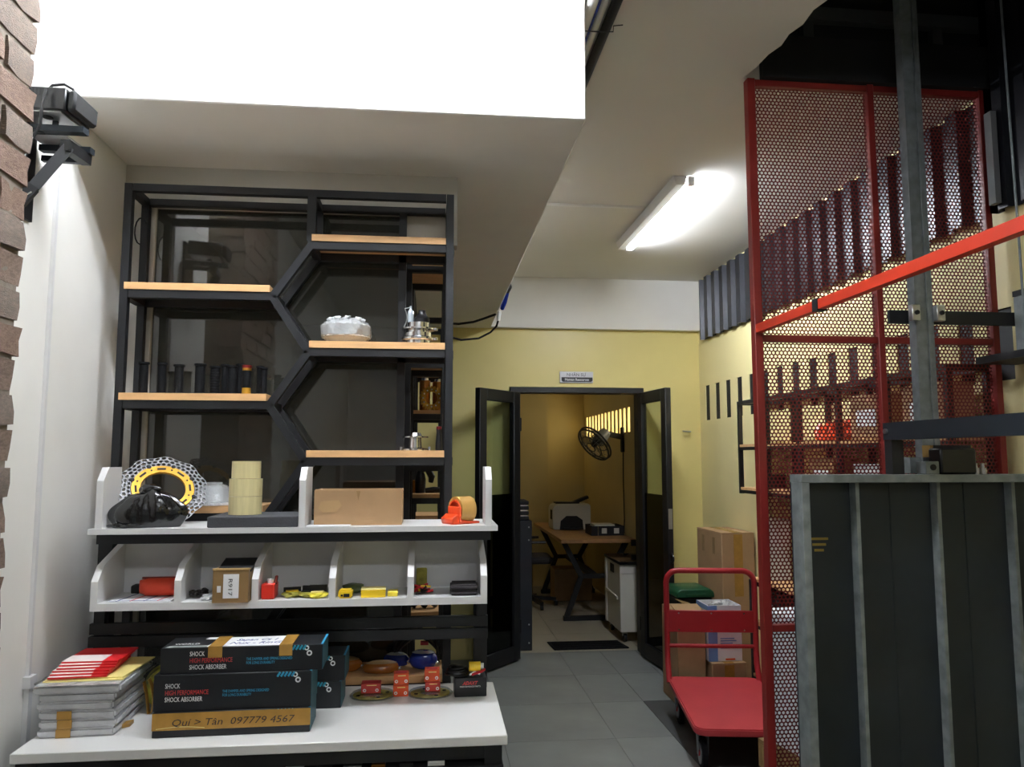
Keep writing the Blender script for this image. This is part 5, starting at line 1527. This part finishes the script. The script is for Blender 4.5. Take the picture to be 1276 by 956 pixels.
for k in range(3):
    a = 2 * PI * k / 3
    M2 = FM @ Matrix.Rotation(a, 4, 'Z') @ Matrix.Rotation(R(18), 4, 'X')
    MB().prism([(0.03, -0.02), (0.09, -0.055), (0.16, -0.05), (0.165, 0.02), (0.1, 0.045), (0.03, 0.02)], 'z', -0.014, -0.011, M2).build('blade', CLEAR, fn)
MB().lathe([(0.035, -0.035), (0.035, 0.03), (0, 0.03)], n=16, M=FM).build('hub', BLACKP, fn)
o = MB().tube([(1.893, 7.43, 1.548), (1.892, 7.43, 1.3), (1.891, 7.42, 1.1), (1.892, 7.41, 0.9), (1.893, 7.43, 0.76)], 0.005, 6).build('fan_cord', BLACKM)
recentre(o); tag(o, 'thin dark cord hanging from the office wall fan', 'cord')

cbn = thing('pedestal_cabinet', 'white wheeled pedestal cabinet with glossy black top just inside the office door', 'cabinet', (1.715, 6.48, 0))
B(1.545, 1.885, 6.22, 6.75, 0.085, 0.625).build('cabinet_body', OFFW, cbn, bevel=0.004)
B(1.535, 1.89, 6.20, 6.76, 0.6255, 0.65).build('top', mat('black_gloss', (16, 16, 18), 0.08), cbn, bevel=0.003)
B(1.553, 1.70, 6.213, 6.2195, 0.555, 0.60).build('label_strip', GREYWALL, cbn)
B(1.5435, 1.5448, 6.42, 6.56, 0.53, 0.60).build('lock_plate', BLACKM, cbn)
MB().bar((1.540, 6.30, 0.345), (1.540, 6.70, 0.36), 0.012, 0.02).build('side_handle', OFFW, cbn)
B(1.538, 1.5445, 6.68, 6.74, 0.085, 0.62).build('edge_strip', LAM, cbn)
for (x, y) in ((1.59, 6.27), (1.84, 6.27), (1.59, 6.70), (1.84, 6.70)):
    MB().lathe([(0.034, -0.012), (0.034, 0.012)], axis='x', n=18, M=Matrix.Translation((x, y, 0.0345))).build('caster', BLACKM, cbn)
    B(x - 0.02, x + 0.02, y - 0.012, y + 0.012, 0.05, 0.0848).build('caster_fork', ALU, cbn)
mt = thing('door_mat', 'black ribbed threshold ramp on the office floor inside the door', 'mat', (1.245, 6.17, 0))
MB().prism([(0.97, 6.045), (1.57, 6.045), (1.53, 6.29), (0.95, 6.29)], 'z', 0.0005, 0.012).build('mat_body', RUBBER, mt, bevel=0.004)
for k in range(5):
    B(0.98, 1.53, 6.075 + 0.042 * k, 6.09 + 0.042 * k, 0.0122, 0.016).build('rib', RUBBER, mt)
bp = thing('steel_cabinet', 'black steel panel cabinet standing left inside the office door', 'cabinet', (0.71, 6.25, 0))
B(0.60, 0.80, 6.06, 6.50, 0.001, 1.0).build('cabinet_body', NAVY, bp, bevel=0.004)
for z in (0.06, 0.2, 0.85, 0.95):
    MB().cyl((0.775, 6.054, z), 0.006, 0.0058, 'y', 8).build('screw', ALU, bp)
bk = thing('file_stack', 'dark file trays stacked on the black steel cabinet', 'files', (0.70, 6.28, 1.0005))
for k in range(4):
    MB().box(-0.09, 0.085, -0.15, 0.15, 0.04 * k, 0.04 * k + 0.03).build('tray', BLACKM, bk, local=True, bevel=0.004)
    if k < 3:
        MB().box(-0.08, 0.075, -0.14, 0.14, 0.04 * k + 0.0302, 0.04 * k + 0.0398).build('papers', PINKW, bk, local=True)
oc_ = thing('office_chair', 'black swivel office chair at the left of the office desk', 'chair', (1.02, 7.85, 0))
MB().prism(rrect(0.21, 0.21, 0.07), 'z', 0.44, 0.51).build('seat', CLOTH, oc_, local=True, bevel=0.02, seg=2)
MB().prism([(-0.2, 0.56), (0.2, 0.56), (0.18, 0.92), (-0.18, 0.92)], 'x', -0.25, -0.21).build('backrest', CLOTH, oc_, local=True, bevel=0.015)
MB().bar((-0.18, 0, 0.46), (-0.235, 0, 0.6), 0.04, 0.02).build('back_arm', BLACKM, oc_, local=True)
MB().cyl((0, 0, 0.09), 0.025, 0.36, n=14).build('gas_lift', CHROME, oc_, local=True)
for k in range(5):
    a = 2 * PI * k / 5
    MB().bar((0, 0, 0.09), (0.26 * math.cos(a), 0.26 * math.sin(a), 0.065), 0.035).build('leg', BLACKP, oc_, local=True)
    MB().lathe([(0.025, -0.015), (0.025, 0.015)], axis='x', n=12, M=Matrix.Translation((0.26 * math.cos(a), 0.26 * math.sin(a), 0.0255))).build('caster', BLACKM, oc_, local=True)
for s in (-1, 1):
    MB().tube([(-0.12, s * 0.22, 0.47), (-0.12, s * 0.25, 0.55), (-0.1, s * 0.25, 0.66), (0.12, s * 0.25, 0.66)], 0.014, 8).build('armrest', BLACKP, oc_, local=True)
o = thing('desk_carton', 'brown carton on the floor under the office desk', 'box', (1.5, 8.2, 0.0005))
MB().box(-0.2, 0.2, -0.15, 0.15, 0, 0.33).build('carton_body', CARDD, o, local=True, bevel=0.004)
MB().box(-0.2, 0.2, -0.02, 0.02, 0.3302, 0.331).build('brown_tape', BTAPE, o, local=True)
